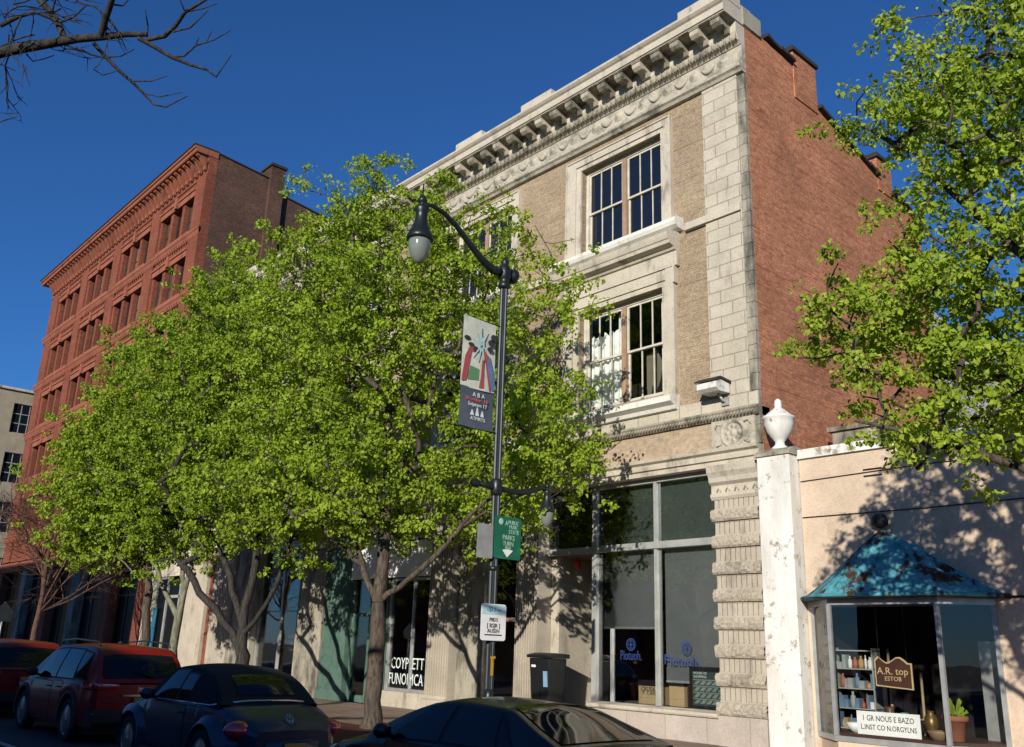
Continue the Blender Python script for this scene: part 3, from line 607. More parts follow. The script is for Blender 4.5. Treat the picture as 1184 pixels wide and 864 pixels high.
# ------------------------------------------------------------------ red brick building
Q = thing('brick_building', (-55, 16, 0), 'tall red brick building with rows of triple windows and a bracketed cornice', 'building')
QL, QR = -68.2, -42.16
groups = [(-47.75, -43.55), (-53.75, -49.55), (-59.75, -55.55), (-65.75, -61.55)]
rows_ = [(21.80, 23.76), (18.35, 20.36), (14.90, 16.95), (11.40, 13.46), (7.9, 10.0)]
holes = []; wins = []
for (za, zb) in rows_:
    for (xa, xb) in groups:
        w = (xb-xa-.7)/3
        for k in range(3):
            h = (xa+k*(w+.35), xa+k*(w+.35)+w, za, zb); holes.append(h); wins.append(h)
MB().wall(QL, QR, 6.0, 25.2, 16.0, 16.4, holes).build('front_wall', M['red_facade'], Q)
for h in wins:
    f = MB(); x0, x1, z0, z1 = h
    f.box(x0+.01, x0+.08, 16.24, 16.32, z0, z1-.01).box(x1-.08, x1-.01, 16.24, 16.32, z0, z1-.01).box(x0+.08, x1-.08, 16.24, 16.32, z1-.09, z1-.01).box(x0+.08, x1-.08, 16.24, 16.32, z0, z0+.08).box(x0+.08, x1-.08, 16.25, 16.31, (z0+z1)/2-.03, (z0+z1)/2+.03)
    wo = f.build('window', M['wood_dark'], Q); MB().add([(x0+.08,16.28,z0+.08),(x1-.08,16.28,z0+.08),(x1-.08,16.28,z1-.09),(x0+.08,16.28,z1-.09)], [(0,1,2,3)]).build('pane', M[random.choice(('glass_grey','glass_grey','glass_dark','glass_blind'))], wo)
tr = MB(); ln = MB()
for (za, zb) in rows_:
    zc = za-.30
    tr.prism([(15.998,zc-.18),(15.90,zc-.16),(15.86,zc-.05),(15.80,zc+.02),(15.80,zc+.10),(15.998,zc+.14)], 'x', QL-.02, QR)
    x = QL+.1
    while x < QR-.1: tr.box(x, x+.12, 15.87, 15.93, zc-.34, zc-.19); x += .30
    for (xa, xb) in groups:
        ln.box(xa-.15, xb+.15, 15.90, 15.998, zb+.02, zb+.34).box(xa-.2, xb+.2, 15.84, 15.998, zb+.341, zb+.46)
        c = (xa+xb)/2; ln.box(c-.16, c+.16, 15.78, 15.9, zb+.0, zb+.62)
        ln.box(xa-.1, xb+.1, 15.86, 15.998, za-.14, za-.005)
tr.build('string_course', M['terracotta'], Q); ln.build('window_lintel', M['terracotta'], Q)
pl = MB()
for x in (-42.9, -48.65, -54.65, -60.65, -66.8): pl.box(x-.62 if x < -43 else x-.45, x+.62 if x < -43 else QR, 15.90, 15.999, 6.0, 24.6)
pl.build('brick_pilaster', M['red_facade'], Q)
cq = MB().prism([(16.38,25.19),(15.86,25.19),(15.86,25.21),(15.80,25.24),(15.80,25.28),(15.86,25.30),(15.86,25.32),(16.38,25.32)], 'x', QL-.1, QR+.02).prism([(16.38,25.60),(15.25,25.60),(15.2,25.64),(15.2,25.78),(15.12,25.82),(15.10,25.93),(16.38,25.95)], 'x', QL-.3, QR+.05).build('cornice', M['terracotta'], Q)
MB().prism([(16.38,25.952),(15.05,25.935),(15.05,25.99),(16.38,26.02)], 'x', QL-.35, QR+.08).build('cornice_edge', M['roof_dark'], cq)
MB().box(QL, QR+.012, 15.95, 16.41, 24.62, 25.189).box(QL, QR+.012, 15.9, 16.41, 25.321, 25.599).build('cornice_frieze', M['red_facade'], cq)
k = 0; x = QR-.2
while x > QL+.1:
    MB().prism([(15.9,25.598),(15.32,25.598),(15.34,25.5),(15.5,25.42),(15.62,25.25),(15.78,25.05),(15.80,24.85),(15.9,24.8)], 'x', x-.12, x+.12).build('bracket', M['terracotta'], cq); x -= .56; k += 1
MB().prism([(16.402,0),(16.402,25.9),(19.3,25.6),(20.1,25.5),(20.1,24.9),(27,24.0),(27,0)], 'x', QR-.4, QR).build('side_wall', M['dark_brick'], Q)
MB().prism([(16.4,25.9),(19.3,25.62),(19.3,25.68),(16.4,25.97)], 'x', QR-.5, QR+.07).prism([(20.1,24.92),(27,24.02),(27,24.09),(20.1,24.99)], 'x', QR-.5, QR+.07).build('coping_tiles', M['roof_dark'], Q)
chq = MB().box(QR-.9, QR+.22, 19.3, 20.1, 8, 26.35).build('chimney', M['dark_brick'], Q); MB().box(QR-.97, QR+.30, 19.22, 20.18, 26.351, 26.5).build('chimney_cap', M['roof_dark'], chq)
MB().box(QL, QL+.4, 16.401, 27, 0, 25.2).box(QL+.4, QR-.4, 26.6, 27, 0, 24).box(QL+.4, QR-.41, 16.9, 17.0, 0, 25).build('rear_wall', M['dark_brick'], Q)
MB().add([(QL,16.4,25.5),(QR-.42,16.4,25.5),(QR-.42,27,24),(QL,27,24)], [(0,1,2,3)]).build('roof', M['roof_flat'], Q)
MB().box(QL+.4, QR-.42, 16.41, 16.88, 10.8, 10.85).box(QL+.4, QR-.42, 18, 18.1, 0, 6).build('interior', M['dark_room'], Q)
# dark ground floor with terracotta and stone piers
gf = MB().prism([(16.38,5.3),(15.9,5.32),(15.8,5.5),(15.7,5.7),(15.7,5.85),(16.38,5.99)], 'x', QL, QR).build('lower_cornice', M['terracotta'], Q)
for x, m in ((-42.7, 'red_facade'), (-47.2, 'terracotta'), (-52.2, 'stone_dirty_shaded'), (-57.0, 'terracotta'), (-62, 'stone_dirty_shaded'), (-67.5, 'red_facade')):
    MB().box(x-.5, x+.5, 15.88, 16.38, .4, 5.29).box(x-.58, x+.58, 15.8, 16.38, 0, .399).build('shop_pier', M[m], Q)
for xa, xb in ((-46.7, -43.2), (-51.7, -47.7), (-56.5, -52.7), (-61.5, -57.5), (-67, -62.5)):
    f = MB(); 
    for k in range(4):
        x = xa+(xb-xa-.1)*k/3; f.box(x, x+.1, 16.3, 16.38, 0, 5.29)
    f.box(xa, xb, 16.305, 16.375, 0, .5).box(xa, xb, 16.305, 16.375, 3.5, 3.62); f = f.build('shopfront', M['wood_dark'], Q); MB().box(xa+.1, xb-.1, 16.34, 16.345, .5, 5.28).build('pane', M['glass_shop'], f)

# ------------------------------------------------------------------ beige building at the far end of the street
E_ = thing('beige_building', (-80, 12, 0), 'beige stucco building with multi pane windows at the far left end of the street', 'building')
eh = []
for zc in (6.0, 10.3, 14.2, 18.2):
    for yc in (8.3, 12.5, 15.3, 18.4, 22.6): eh.append((yc-.95, yc+.95, zc-1.2, zc+1.2))
wl_ = MB().wall(5, 30, 0, 20.4, 0, .3, eh)
wl_.v = [(-80-p[1], p[0], p[2]) for p in wl_.v]; wl_.f = [tuple(f) for f in wl_.f]
wl_.build('front_wall', M['beige_conc'], E_)
for (a, c, z0, z1) in eh:
    f = MB()
    for k in range(4): f.box(-80.2, -80.14, a+(c-a-.06)*k/3, a+(c-a-.06)*k/3+.06, z0, z1)
    for k in range(4): f.box(-80.195, -80.145, a, c, z0+(z1-z0-.06)*k/3, z0+(z1-z0-.06)*k/3+.06)
    f = f.build('window', M['alu_white'], E_); MB().box(-80.18, -80.17, a, c, z0, z1).build('pane', M['glass_dark'], f)
MB().box(-95, -80.31, 5, 30, 0, 20.2).build('building_mass', M['beige_conc'], E_)
MB().box(-80.1, -79.8, 5, 30, 20.41, 20.6).build('coping', M['stone'], E_)

# ------------------------------------------------------------------ stucco corner shop at the right
S = thing('stucco_shop', (-5, 16, 0), 'low cream stucco shop with a white pillar, urn and copper roofed bay window', 'building')
MB().wall(-9.42, 6, 0, 5.42, 15.95, 16.3, [(-9.3, -6.1, .45, 2.68)]).build('front_wall', M['stucco'], S)
MB().box(-9.42, 6, 15.88, 16.36, 5.421, 5.60).build('parapet_cap', M['white_paint'], S)
MB().box(-10.2, 6, 20.5, 28, 0, 4.9).box(5.7, 6, 16.31, 20.49, 0, 5.3).box(-10.2, 5.69, 16.31, 20.49, 4.5, 4.6).build('building_mass', M['stucco'], S)
pp = MB().box(-10.16, -9.44, 15.62, 16.3, 0, 5.5).build('white_pillar', M['white_paint'], S, .012)
MB().prism([(15.58,5.501),(16.3,5.501),(16.3,5.56),(16.1,5.66),(15.75,5.66),(15.58,5.56)], 'x', -10.2, -9.40).build('pillar_cap', M['stone_dirty_shaded'], pp)
MB().lathe([(.17,5.66),(.17,5.70),(.10,5.76),(.09,5.82),(.14,5.88),(.24,6.02),(.29,6.18),(.295,6.28),(.32,6.30),(.32,6.34),(.27,6.36),(.20,6.43),(.11,6.50),(.07,6.54),(.075,6.60),(.07,6.67),(.03,6.72),(.005,6.725)], (-9.80, 15.92, 0), 24).build('urn', M['white_paint'], pp)
MB().box(-9.9, -8.9, 18.2, 19.1, 4.9, 6.45).box(-9.98, -8.82, 18.12, 19.18, 6.451, 6.55).build('roof_box', M['stone_dirty_shaded'], S)
# bay window
P = [(-9.3, 15.94), (-8.62, 15.30), (-6.72, 15.30), (-6.08, 15.94)]
def poly_ring(off): # offset outline
    c = (-7.69, 15.95); return [(c[0]+(x-c[0])*off, 15.95+(y-15.95)*off-(.0)) for x, y in P]
bay = MB().prism(poly_ring(.99)+[], 'z', 0, .36).build('bay_base', M['stucco'], S)
bw = MB().prism(poly_ring(1.03), 'z', .361, .45).prism(poly_ring(1.02), 'z', 2.60, 2.70)
for (x, y) in P: bw.box(x-.035, x+.035, y-.035, y+.03, .451, 2.599)
bw = bw.build('bay_window', M['alu'], S)
gp = MB()
for i in range(3):
    (xa, ya), (xb, yb) = P[i], P[i+1]; gp.add([(xa,ya,.45),(xb,yb,.45),(xb,yb,2.6),(xa,ya,2.6)], [(0,1,2,3)])
gp.build('pane', M['glass'], bw)
MB().box(-9.38, -5.9, 18.2, 18.3, 0, 4).box(-9.38, -9.34, 16.31, 18.2, 0, 4).box(-5.94, -5.9, 16.31, 18.2, 0, 4).box(-9.33, -5.95, 16.31, 18.19, 3.0, 3.05).build('interior', M['dark_room'], S)
MB().prism(poly_ring(.97), 'z', .452, .50).build('window_shelf', M['wood_dark'], bw)
MB().box(-9.3, -6.1, 15.96, 16.9, .452, .5).build('display_floor', M['wood_dark'], bw)
# copper tent roof
eave = [(-9.56, 15.945), (-8.78, 15.06), (-6.58, 15.06), (-5.80, 15.945)]; apex = (-7.83, 15.90)
prof = [(1.0, 2.74), (.90, 2.83), (.72, 3.03), (.5, 3.32), (.28, 3.62), (.1, 3.83), (.02, 3.93)]
pts = []
for i in range(3):
    (xa, ya), (xb, yb) = eave[i], eave[i+1]; n = 10 if i == 1 else 6
    for j in range(n+(1 if i == 2 else 0)): pts.append((xa+(xb-xa)*j/n, ya+(yb-ya)*j/n))
rows = [[(apex[0]+(x-apex[0])*k+random.uniform(-.012, .012), min(15.945, apex[1]+(y-apex[1])*k+random.uniform(-.012, .012)), z+random.uniform(-.012, .012)) for x, y in pts] for k, z in prof]
cr = MB().grid(rows, False).build('canopy_roof', M['copper'], S)
MB().prism([(x, y) for x, y in eave], 'z', 2.702, 2.745).build('canopy_edge', M['black'], cr)
MB().tube([(-9.56,15.93,2.75),(-8.78,15.05,2.75),(-6.58,15.05,2.75),(-5.80,15.93,2.75)], .035, 6).build('canopy_gutter', M['copper'], cr)
MB().lathe([(.05,3.96),(.08,3.99),(.14,4.02),(.15,4.12),(.10,4.20),(.02,4.22)], (-7.83, 15.86, 0), 10).build('canopy_finial', M['roof_dark'], cr)
cb = MB().tube([(-9.4, 15.93, 4.98), (-7, 15.935, 5.03), (-4, 15.93, 5.0), (6, 15.93, 5.05)], .009, 6).tube([(-9.4, 15.93, 4.28), (-7, 15.935, 4.26), (-4, 15.93, 4.29), (6, 15.93, 4.3)], .010, 6).tube([(-5.8, 15.93, 2.73), (-3, 15.93, 2.78), (6, 15.93, 2.78)], .02, 6)
cb.box(-8.1, -7.75, 15.92, 15.945, 4.93, 4.95).box(-8.1, -7.75, 15.92, 15.945, 5.05, 5.07)
cb.build('wall_cable', M['black'], S)

# ------------------------------------------------------------------ unseen buildings added across the street behind the camera to throw shade on the road
X_ = thing('low_shade_building', (-8, -12, 0), 'low unseen brick building added across the street to shade the road and cars', 'building')
def far_side(root, x0, x1, zt, mat, y=-9.0):
    n = int((x1-x0)/3.2); hs = [(x0+1+k*3.2, x0+2.8+k*3.2, .9, 3.0) for k in range(n)]
    if zt > 8: hs += [(x0+1+k*3.2, x0+2.5+k*3.2, zz, zz+2) for k in range(n) for zz in (5.2, 8.6) if zz+2.5 < zt]
    w = MB().wall(x0, x1, 0, zt, 0, .3, hs); w.v = [(p[0], y-p[1], p[2]) for p in w.v]; w.build('front_wall', mat, root)
    MB().box(x0, x1, y-9, y-.31, 0, zt-.3).build('building_mass', M['dark_brick'], root)
    MB().box(x0, x1, y-.32, y+.25, zt+.001, zt+.2).build('cornice', M['stone'], root)
far_side(X_, -21, 44, 6.2, M['dark_brick'])
Y_ = thing('tall_shade_building', (-40, -12, 0), 'taller unseen brick building added across the street to shade the red building ground floor', 'building')
far_side(Y_, -62, -31, 13.6, M['dark_brick'])
# ------------------------------------------------------------------ trees
def tubes_fast(paths, name, mat, parent, seg=5):
    V = []; F = []; b = 0; o0 = np.array(org(parent))
    for P, r in paths:
        P = np.asarray(P, float); r = np.asarray(r, float); n = len(P)
        T = np.gradient(P, axis=0); T /= np.linalg.norm(T, axis=1)[:, None]+1e-9
        ref = np.array([0, 0, 1.]) if abs(T[0, 2]) < .8 else np.array([1., 0, 0])
        A = np.cross(T, ref); A /= np.linalg.norm(A, axis=1)[:, None]+1e-9; C = np.cross(T, A)
        an = np.arange(seg)*2*np.pi/seg
        ring = P[:, None]+(A[:, None]*np.cos(an)[None, :, None]+C[:, None]*np.sin(an)[None, :, None])*r[:, None, None]
        V.append(ring.reshape(-1, 3))
        i = np.arange(n-1)[:, None]*seg; k = np.arange(seg)[None]; k2 = (k+1) % seg
        F.append(np.stack([i+k, i+seg+k, i+seg+k2, i+k2], -1).reshape(-1, 4)+b); b += n*seg
    return mesh_np(name, np.concatenate(V)-o0, np.concatenate(F), mat, parent, True)
def mesh_np(name, V, F, mat, parent, smooth=False):
    me = bpy.data.meshes.new(name); n = len(F); k = F.shape[1]
    me.vertices.add(len(V)); me.vertices.foreach_set("co", V.astype(np.float32).ravel())
    me.loops.add(n*k); me.loops.foreach_set("vertex_index", F.astype(np.int32).ravel())
    me.polygons.add(n); me.polygons.foreach_set("loop_start", np.arange(0, n*k, k, dtype=np.int32)); me.polygons.foreach_set("loop_total", np.full(n, k, dtype=np.int32))
    me.polygons.foreach_set("use_smooth", np.full(n, smooth)); me.update(calc_edges=True); me.validate()
    return link(name, me, mat, parent)
def leaves(name, C, Dout, size, mat, parent, droop=.55, squash=1.0):
    """leaf-sized folded faces with a lobed outline"""
    n = len(C); up = np.array([0, 0, 1.])
    d = Dout*.5+rng.normal(size=(n, 3))*.6; d[:, 2] -= droop; d /= np.linalg.norm(d, axis=1)[:, None]
    nr = up*.35+np.array([.12, -.22, 0])+rng.normal(size=(n, 3))*.6+Dout*.5; sd = np.cross(d, nr); sd /= np.linalg.norm(sd, axis=1)[:, None]+1e-9
    nr = np.cross(sd, d); s = (size*(.45+.95*rng.random(n)))[:, None]
    f = (.10+.22*rng.random(n))[:, None]
    p0 = C-d*s*.1; p1 = C+d*s*.42+sd*s*.56*squash+nr*s*f; p2 = C+d*s*.95+sd*s*.22*squash+nr*s*f*.3; p3 = C+d*s*1.12-nr*s*.12; p4 = C+d*s*.95-sd*s*.22*squash+nr*s*f*.3; p5 = C+d*s*.42-sd*s*.56*squash+nr*s*f
    V = np.stack([p0, p1, p2, p3, p4, p5], 1).reshape(-1, 3)-np.array(org(parent))
    b = (np.arange(n)*6)[:, None]
    F = np.concatenate([b+np.array([[0, 1, 2, 3]]), b+np.array([[0, 3, 4, 5]])])
    return mesh_np(name, V, F, mat, parent)
def grow(base, r0, limbs, ell, ntip, keep=None, nleaf=60, size=.085, seed=1, zmin=3.3, spread=.26, clump=None):
    """skeleton: trunk + limbs, then every crown tip joined to the nearest wood; returns wood paths and leaf centres"""
    g = np.random.default_rng(seed)
    nodes = []; par = []
    def chain(start, pts):
        cur = start; out = [start]
        for p in pts: nodes.append(np.array(p, float)); par.append(cur); cur = len(nodes)-1; out.append(cur)
        return out
    nodes.append(np.array(base, float)); par.append(-1)
    chains = []
    for (st, pts) in limbs:   # st: index of the chain and point it leaves from
        s0 = 0 if st is None else chains[st[0]][st[1]]
        P = [nodes[s0]]+[np.array(p, float) for p in pts]; Q = []
        for i in range(len(P)-1):
            for k in range(1, 5):
                t_ = k/4; q = P[i]*(1-t_)+P[i+1]*t_
                if not (i == len(P)-2 and k == 4): q = q+g.normal(size=3)*.035*np.linalg.norm(P[i+1]-P[i])/1.5
                Q.append(q)
        chains.append(chain(s0, Q))
    # tips
    w = np.array([(e[1][0]*e[1][1]*e[1][2])**.85 for e in ell]); w /= w.sum(); T = []
    while len(T) < ntip:
        k = g.choice(len(ell), p=w); c, r = ell[k]
        v = g.normal(size=3); v /= np.linalg.norm(v); rad = g.random()**(1/2.3)
        p = np.array(c)+v*np.array(r)*rad*(1+.10*g.normal())
        if p[2] < zmin: continue
        if keep is not None and not keep(p): continue
        if T and np.min(np.linalg.norm(np.array(T[-200:])-p, axis=1)) < .17: continue
        T.append(p)
    root = np.array(base)+np.array([0, 0, 2.5]); T.sort(key=lambda p: np.linalg.norm(p-root))
    tips = []; paths = [c for c in chains]
    for p in T:
        A = np.array(nodes); d = np.linalg.norm(A-p, axis=1); pen = d+np.where(A[:, 2] > p[2]+.3, .7, 0)+np.where(A[:, 2] < 2.0, 5, 0)
        j = int(np.argmin(pen)); L = d[j]; m = max(2, int(L/.35)); Q = []; side = g.normal(size=3)*.10*L; side[2] = abs(side[2])*.6
        for k in range(1, m+1):
            t_ = k/m; Q.append(nodes[j]*(1-t_)+p*t_+side*math.sin(math.pi*t_)+(g.normal(size=3)*.03 if k < m else 0))
        c = chain(j, Q); paths.append(c); tips.append(c)
    cnt = np.zeros(len(nodes))
    for c in tips: cnt[c[-1]] += 1
    for i in range(len(nodes)-1, 0, -1): cnt[par[i]] += cnt[i]
    rad = np.maximum(.008, r0*.72*(np.maximum(cnt, .4)/ntip)**.46)
    NA = np.array(nodes); wood = []
    for q_, c in enumerate(paths):
        r_ = np.minimum(rad[c], rad[c[1]]*1.05)
        if q_ == 0: r_[-2:] *= (.93, .74)
        elif q_ < len(limbs) and len(r_) > 2: r_[0] = min(rad[c[0]]*.85, r_[1]*1.5); r_[1] *= 1.12
        wood.append((NA[c], r_))
    LC = []; LD = []
    for c in tips:
        e = NA[c[-1]]; a = NA[c[-2]]
        n = int(nleaf*(.5+.9*g.random())); sub = g.integers(2, 5)
        for s_ in range(sub):
            cc = e+g.normal(size=3)*spread*np.array([1, 1, .7]); m = n//sub
            v = g.normal(size=(m, 3)); v /= np.linalg.norm(v, axis=1)[:, None]; v[:, 2] *= .7
            LC.append(cc+v*(spread*.72*g.random((m, 1))**.5)); LD.append(v)
        # a few leaves back along the twig
        k = g.integers(3, 9); tt = g.random((k, 1)); LC.append(a*tt+e*(1-tt)+g.normal(size=(k, 3))*.07); LD.append(g.normal(size=(k, 3)))
    LC = np.concatenate(LC); LD = np.concatenate(LD)
    if keep is not None:
        ok = np.array([keep(p) for p in LC]); LC = LC[ok]; LD = LD[ok]
    return wood, LC, LD
def tree(base, r0, limbs, ell, ntip, label, leafm='leaf', barkm='bark', flare=True, **kw):
    t = thing('leafy_tree', base, label, 'tree', 'spring trees along the pavement')
    size = kw.pop('size', .085)
    wood, C, D = grow(base, r0, limbs, ell, ntip, size=size, **kw)
    P, r = wood[0]; r = np.asarray(r).copy()
    if flare: z = P[:, 2]-P[0, 2]; r = r*(1+.55*np.exp(-z/.18)); 
    tubes_fast([(P, r)], 'trunk', M[barkm], t, 12)
    tubes_fast(wood[1:], 'branches', M[barkm], t, 6)
    leaves('crown', C, D, np.full(len(C), size), M[leafm], t)
    return t
# the tree by the lamp post
def keepA(p):
    if p[0] > -14.4 and p[1] < 11.6: return False
    # stay clear of the air between the pole with its lamp and the road
    return not (p[0] > -15.2 and p[1] < 10.6)
TA = tree((-16.15,10.9,0), .23, [
    (None, [(-16.15,10.9,1.2), (-16.22,10.9,2.5)]),
    ((0,8), [(-16.9,10.9,3.3), (-17.9,10.8,4.6), (-18.9,10.6,6.6), (-19.2,10.6,8.4)]),
    ((0,8), [(-16.3,11.0,3.6), (-16.5,11.1,5.4), (-17.0,11.1,8.0), (-17.4,11.0,10.5), (-17.3,11.0,12.2)]),
    ((0,8), [(-15.3,11.2,3.1), (-14.6,11.7,4.0), (-13.8,12.4,5.2), (-13.2,12.9,6.4)]),
    ((1,4), [(-18.8,11.2,4.0), (-20.4,11.3,5.2), (-21.0,11.2,6.0)]),
    ((2,6), [(-15.6,11.6,7.2), (-15.2,12.2,9.0)]),
    ((3,8), [(-12.8,13.3,5.2), (-11.9,13.6,5.8)]),
    ], [((-17.9,10.9,8.2),(3.9,2.9,4.4)), ((-17.4,11.0,11.0),(1.9,1.8,2.2)), ((-19.3,10.9,9.7),(1.8,2.0,2.2)), ((-14.9,12.7,8.2),(2.8,1.5,3.4)), ((-13.9,13.1,5.9),(1.8,1.3,1.8)), ((-15.2,12.4,4.7),(2.4,1.5,1.3)), ((-16.4,12.4,10.6),(1.9,1.3,1.8)), ((-19.2,10.8,5.4),(2.9,2.6,1.9)), ((-16.0,10.6,5.0),(2.2,1.9,1.4))],
    1100, 'leafy green street tree nearest the lamp post, its bare forked trunk rising from reddish mulch', keep=keepA, nleaf=92, seed=11, size=.068, leafm='leaf', zmin=3.35)
tree((-22.2,11.0,0), .24, [
    (None, [(-22.2,11.0,1.0), (-22.35,11.0,2.0)]),
    ((0,8), [(-23.2,10.9,3.2), (-24.4,10.8,5.0), (-25.4,10.7,7.6), (-25.6,10.7,10)]),
    ((0,8), [(-22.3,11.1,4.0), (-22.6,11.1,7.0), (-23.0,11.0,10.5)]),
    ((0,7), [(-21.6,11.2,2.6), (-20.9,11.4,4.2), (-20.6,11.5,5.8)]),
    ((0,8), [(-22.9,11.4,3.1), (-23.4,11.9,5.2), (-23.6,12.2,7.2)]),
    ((0,5), [(-23.4,10.7,2.4), (-24.8,10.4,3.4), (-25.8,10.2,4.2)]),
    ], [((-24.3,10.8,8.2),(4.3,2.8,4.3)), ((-24.6,10.8,11.2),(2.0,1.8,2.0)), ((-26.5,10.6,5.6),(2.8,2.3,2.0)), ((-21.6,11.3,5.0),(2.2,2.0,1.5))],
    820, 'leafy green tree with several dark stems standing second from the lamp post', nleaf=88, seed=22, size=.072, leafm='leaf2', barkm='bark_dark')
tree((-26.2,10.9,0), .16, [
    (None, [(-26.2,10.9,1.4), (-26.0,10.9,3.0)]),
    ((0,8), [(-26.6,10.8,4.6), (-27.8,10.7,7.2), (-28.6,10.6,10.0)]),
    ((0,8), [(-25.8,11.0,4.5), (-26.0,11.1,7.0), (-26.4,11.1,9.5)]),
    ((0,6), [(-27.4,10.5,3.6), (-29.0,10.2,5.0)]),
    ], [((-28.0,10.7,7.7),(3.7,2.7,4.0)), ((-28.4,10.5,9.8),(2.0,2.0,2.0)), ((-29.2,10.4,5.2),(2.5,2.1,1.6))],
    620, 'leafy green tree with a slim pale greenish trunk in front of the cream storefront', nleaf=80, seed=33, size=.074, leafm='leaf2', barkm='bark_pale')
tree((-28.4,10.9,0), .18, [
    (None, [(-28.4,10.9,1.6), (-28.6,10.8,3.4)]),
    ((0,8), [(-29.4,10.4,4.6), (-30.4,9.8,6.0), (-31.2,9.5,7.0)]),
    ((0,8), [(-28.6,10.6,5.5), (-29.4,10.3,7.6)]),
    ((1,4), [(-30.6,9.5,4.6), (-31.4,9.3,5.0), (-32.0,9.3,5.3)]),
    ], [((-29.3,9.7,6.0),(2.4,2.1,2.3)), ((-30.2,9.6,4.8),(1.5,1.4,1.1)), ((-30.0,9.8,7.3),(2.2,2.0,2.0))],
    560, 'leafy green tree reaching furthest left over the red parked car', nleaf=80, seed=44, size=.074, leafm='leaf', barkm='bark')
tree((-2.3,10.6,0), .24, [
    (None, [(-2.35,10.6,1.4), (-2.5,10.6,2.9)]),
    ((0,8), [(-3.2,10.5,4.2), (-4.0,10.3,5.1), (-5.2,10.2,5.7)]),
    ((0,8), [(-2.6,10.5,4.6), (-3.0,10.3,7.0), (-3.3,10.2,9.6)]),
    ((0,8), [(-1.8,10.7,4.4), (-1.0,10.7,6.8)]),
    ((1,4), [(-4.2,10.7,4.4), (-5.4,10.8,4.9)]),
    ((2,5), [(-4.0,10.2,7.4), (-4.8,10.1,8.3)]),
    ((0,7), [(-3.2,10.1,3.5), (-4.2,9.8,4.0), (-5.0,9.7,4.3)]),
    ], [((-2.7,10.4,7.2),(1.7,2.0,3.6)), ((-4.3,10.2,5.6),(1.5,1.3,1.1)), ((-4.2,10.2,8.1),(.85,.9,1.0)), ((-1.3,10.6,8.6),(1.7,1.7,2.4)), ((-3.6,10.3,4.4),(1.5,1.4,.8))],
    720, 'leafy green tree at the right edge in front of the cream stucco shop', nleaf=110, size=.050, seed=55, leafm='leaf3', zmin=3.45, spread=.21)
#bare trees
def twigs(start, dirv, length, r, depth, g, out, kids=4, up=.25):
    n = 7; P = [np.array(start, float)]; d = np.array(dirv, float); d /= np.linalg.norm(d)
    for i in range(n):
        d = d+g.normal(size=3)*.13+np.array([0, 0, up*.12]); d /= np.linalg.norm(d); P.append(P[-1]+d*length/n)
    P = np.array(P); out.append((P, np.linspace(r, r*.35, n+1)))
    if depth <= 0: return
    for k in range(kids):
        j = int(n*(.3+.65*(k+g.random())/kids)); j = min(max(j, 1), n)
        v = d+g.normal(size=3)*.75; v /= np.linalg.norm(v); twigs(P[j], v, length*(.42+.25*g.random()), max(.004, r*.45), depth-1, g, out, kids, up)
def bare(base, h, r, label, seed, barkm, spread=.8, nl=9, depth=3, group=None):
    t = thing('bare_tree', base, label, 'tree', group); g = np.random.default_rng(seed); B0 = np.array(base, float)
    P = np.array([B0+np.array([.06*math.sin(k), .05*math.cos(k*1.3), h*.55*k/8]) for k in range(9)])
    tubes_fast([(P, np.linspace(r, r*.6, 9))], 'trunk', M[barkm], t, 8); out = []
    for k in range(nl):
        a = 2*math.pi*k/nl+g.random(); j = 4+int(4.9*k/nl); v = np.array([math.cos(a)*spread, math.sin(a)*spread, .5+.9*g.random()])
        twigs(P[min(j, 8)], v, h*.40*(.8+.4*g.random()), r*.36, depth, g, out, 5, .3)
    tubes_fast(out, 'branches', M[barkm], t, 4); return t
bare((-39.6,10.9,0), 9.0, .12, 'leafless tree with fine brown twigs in front of the red brick building', 5, 'twig_brown', .8, 15, 3, None)
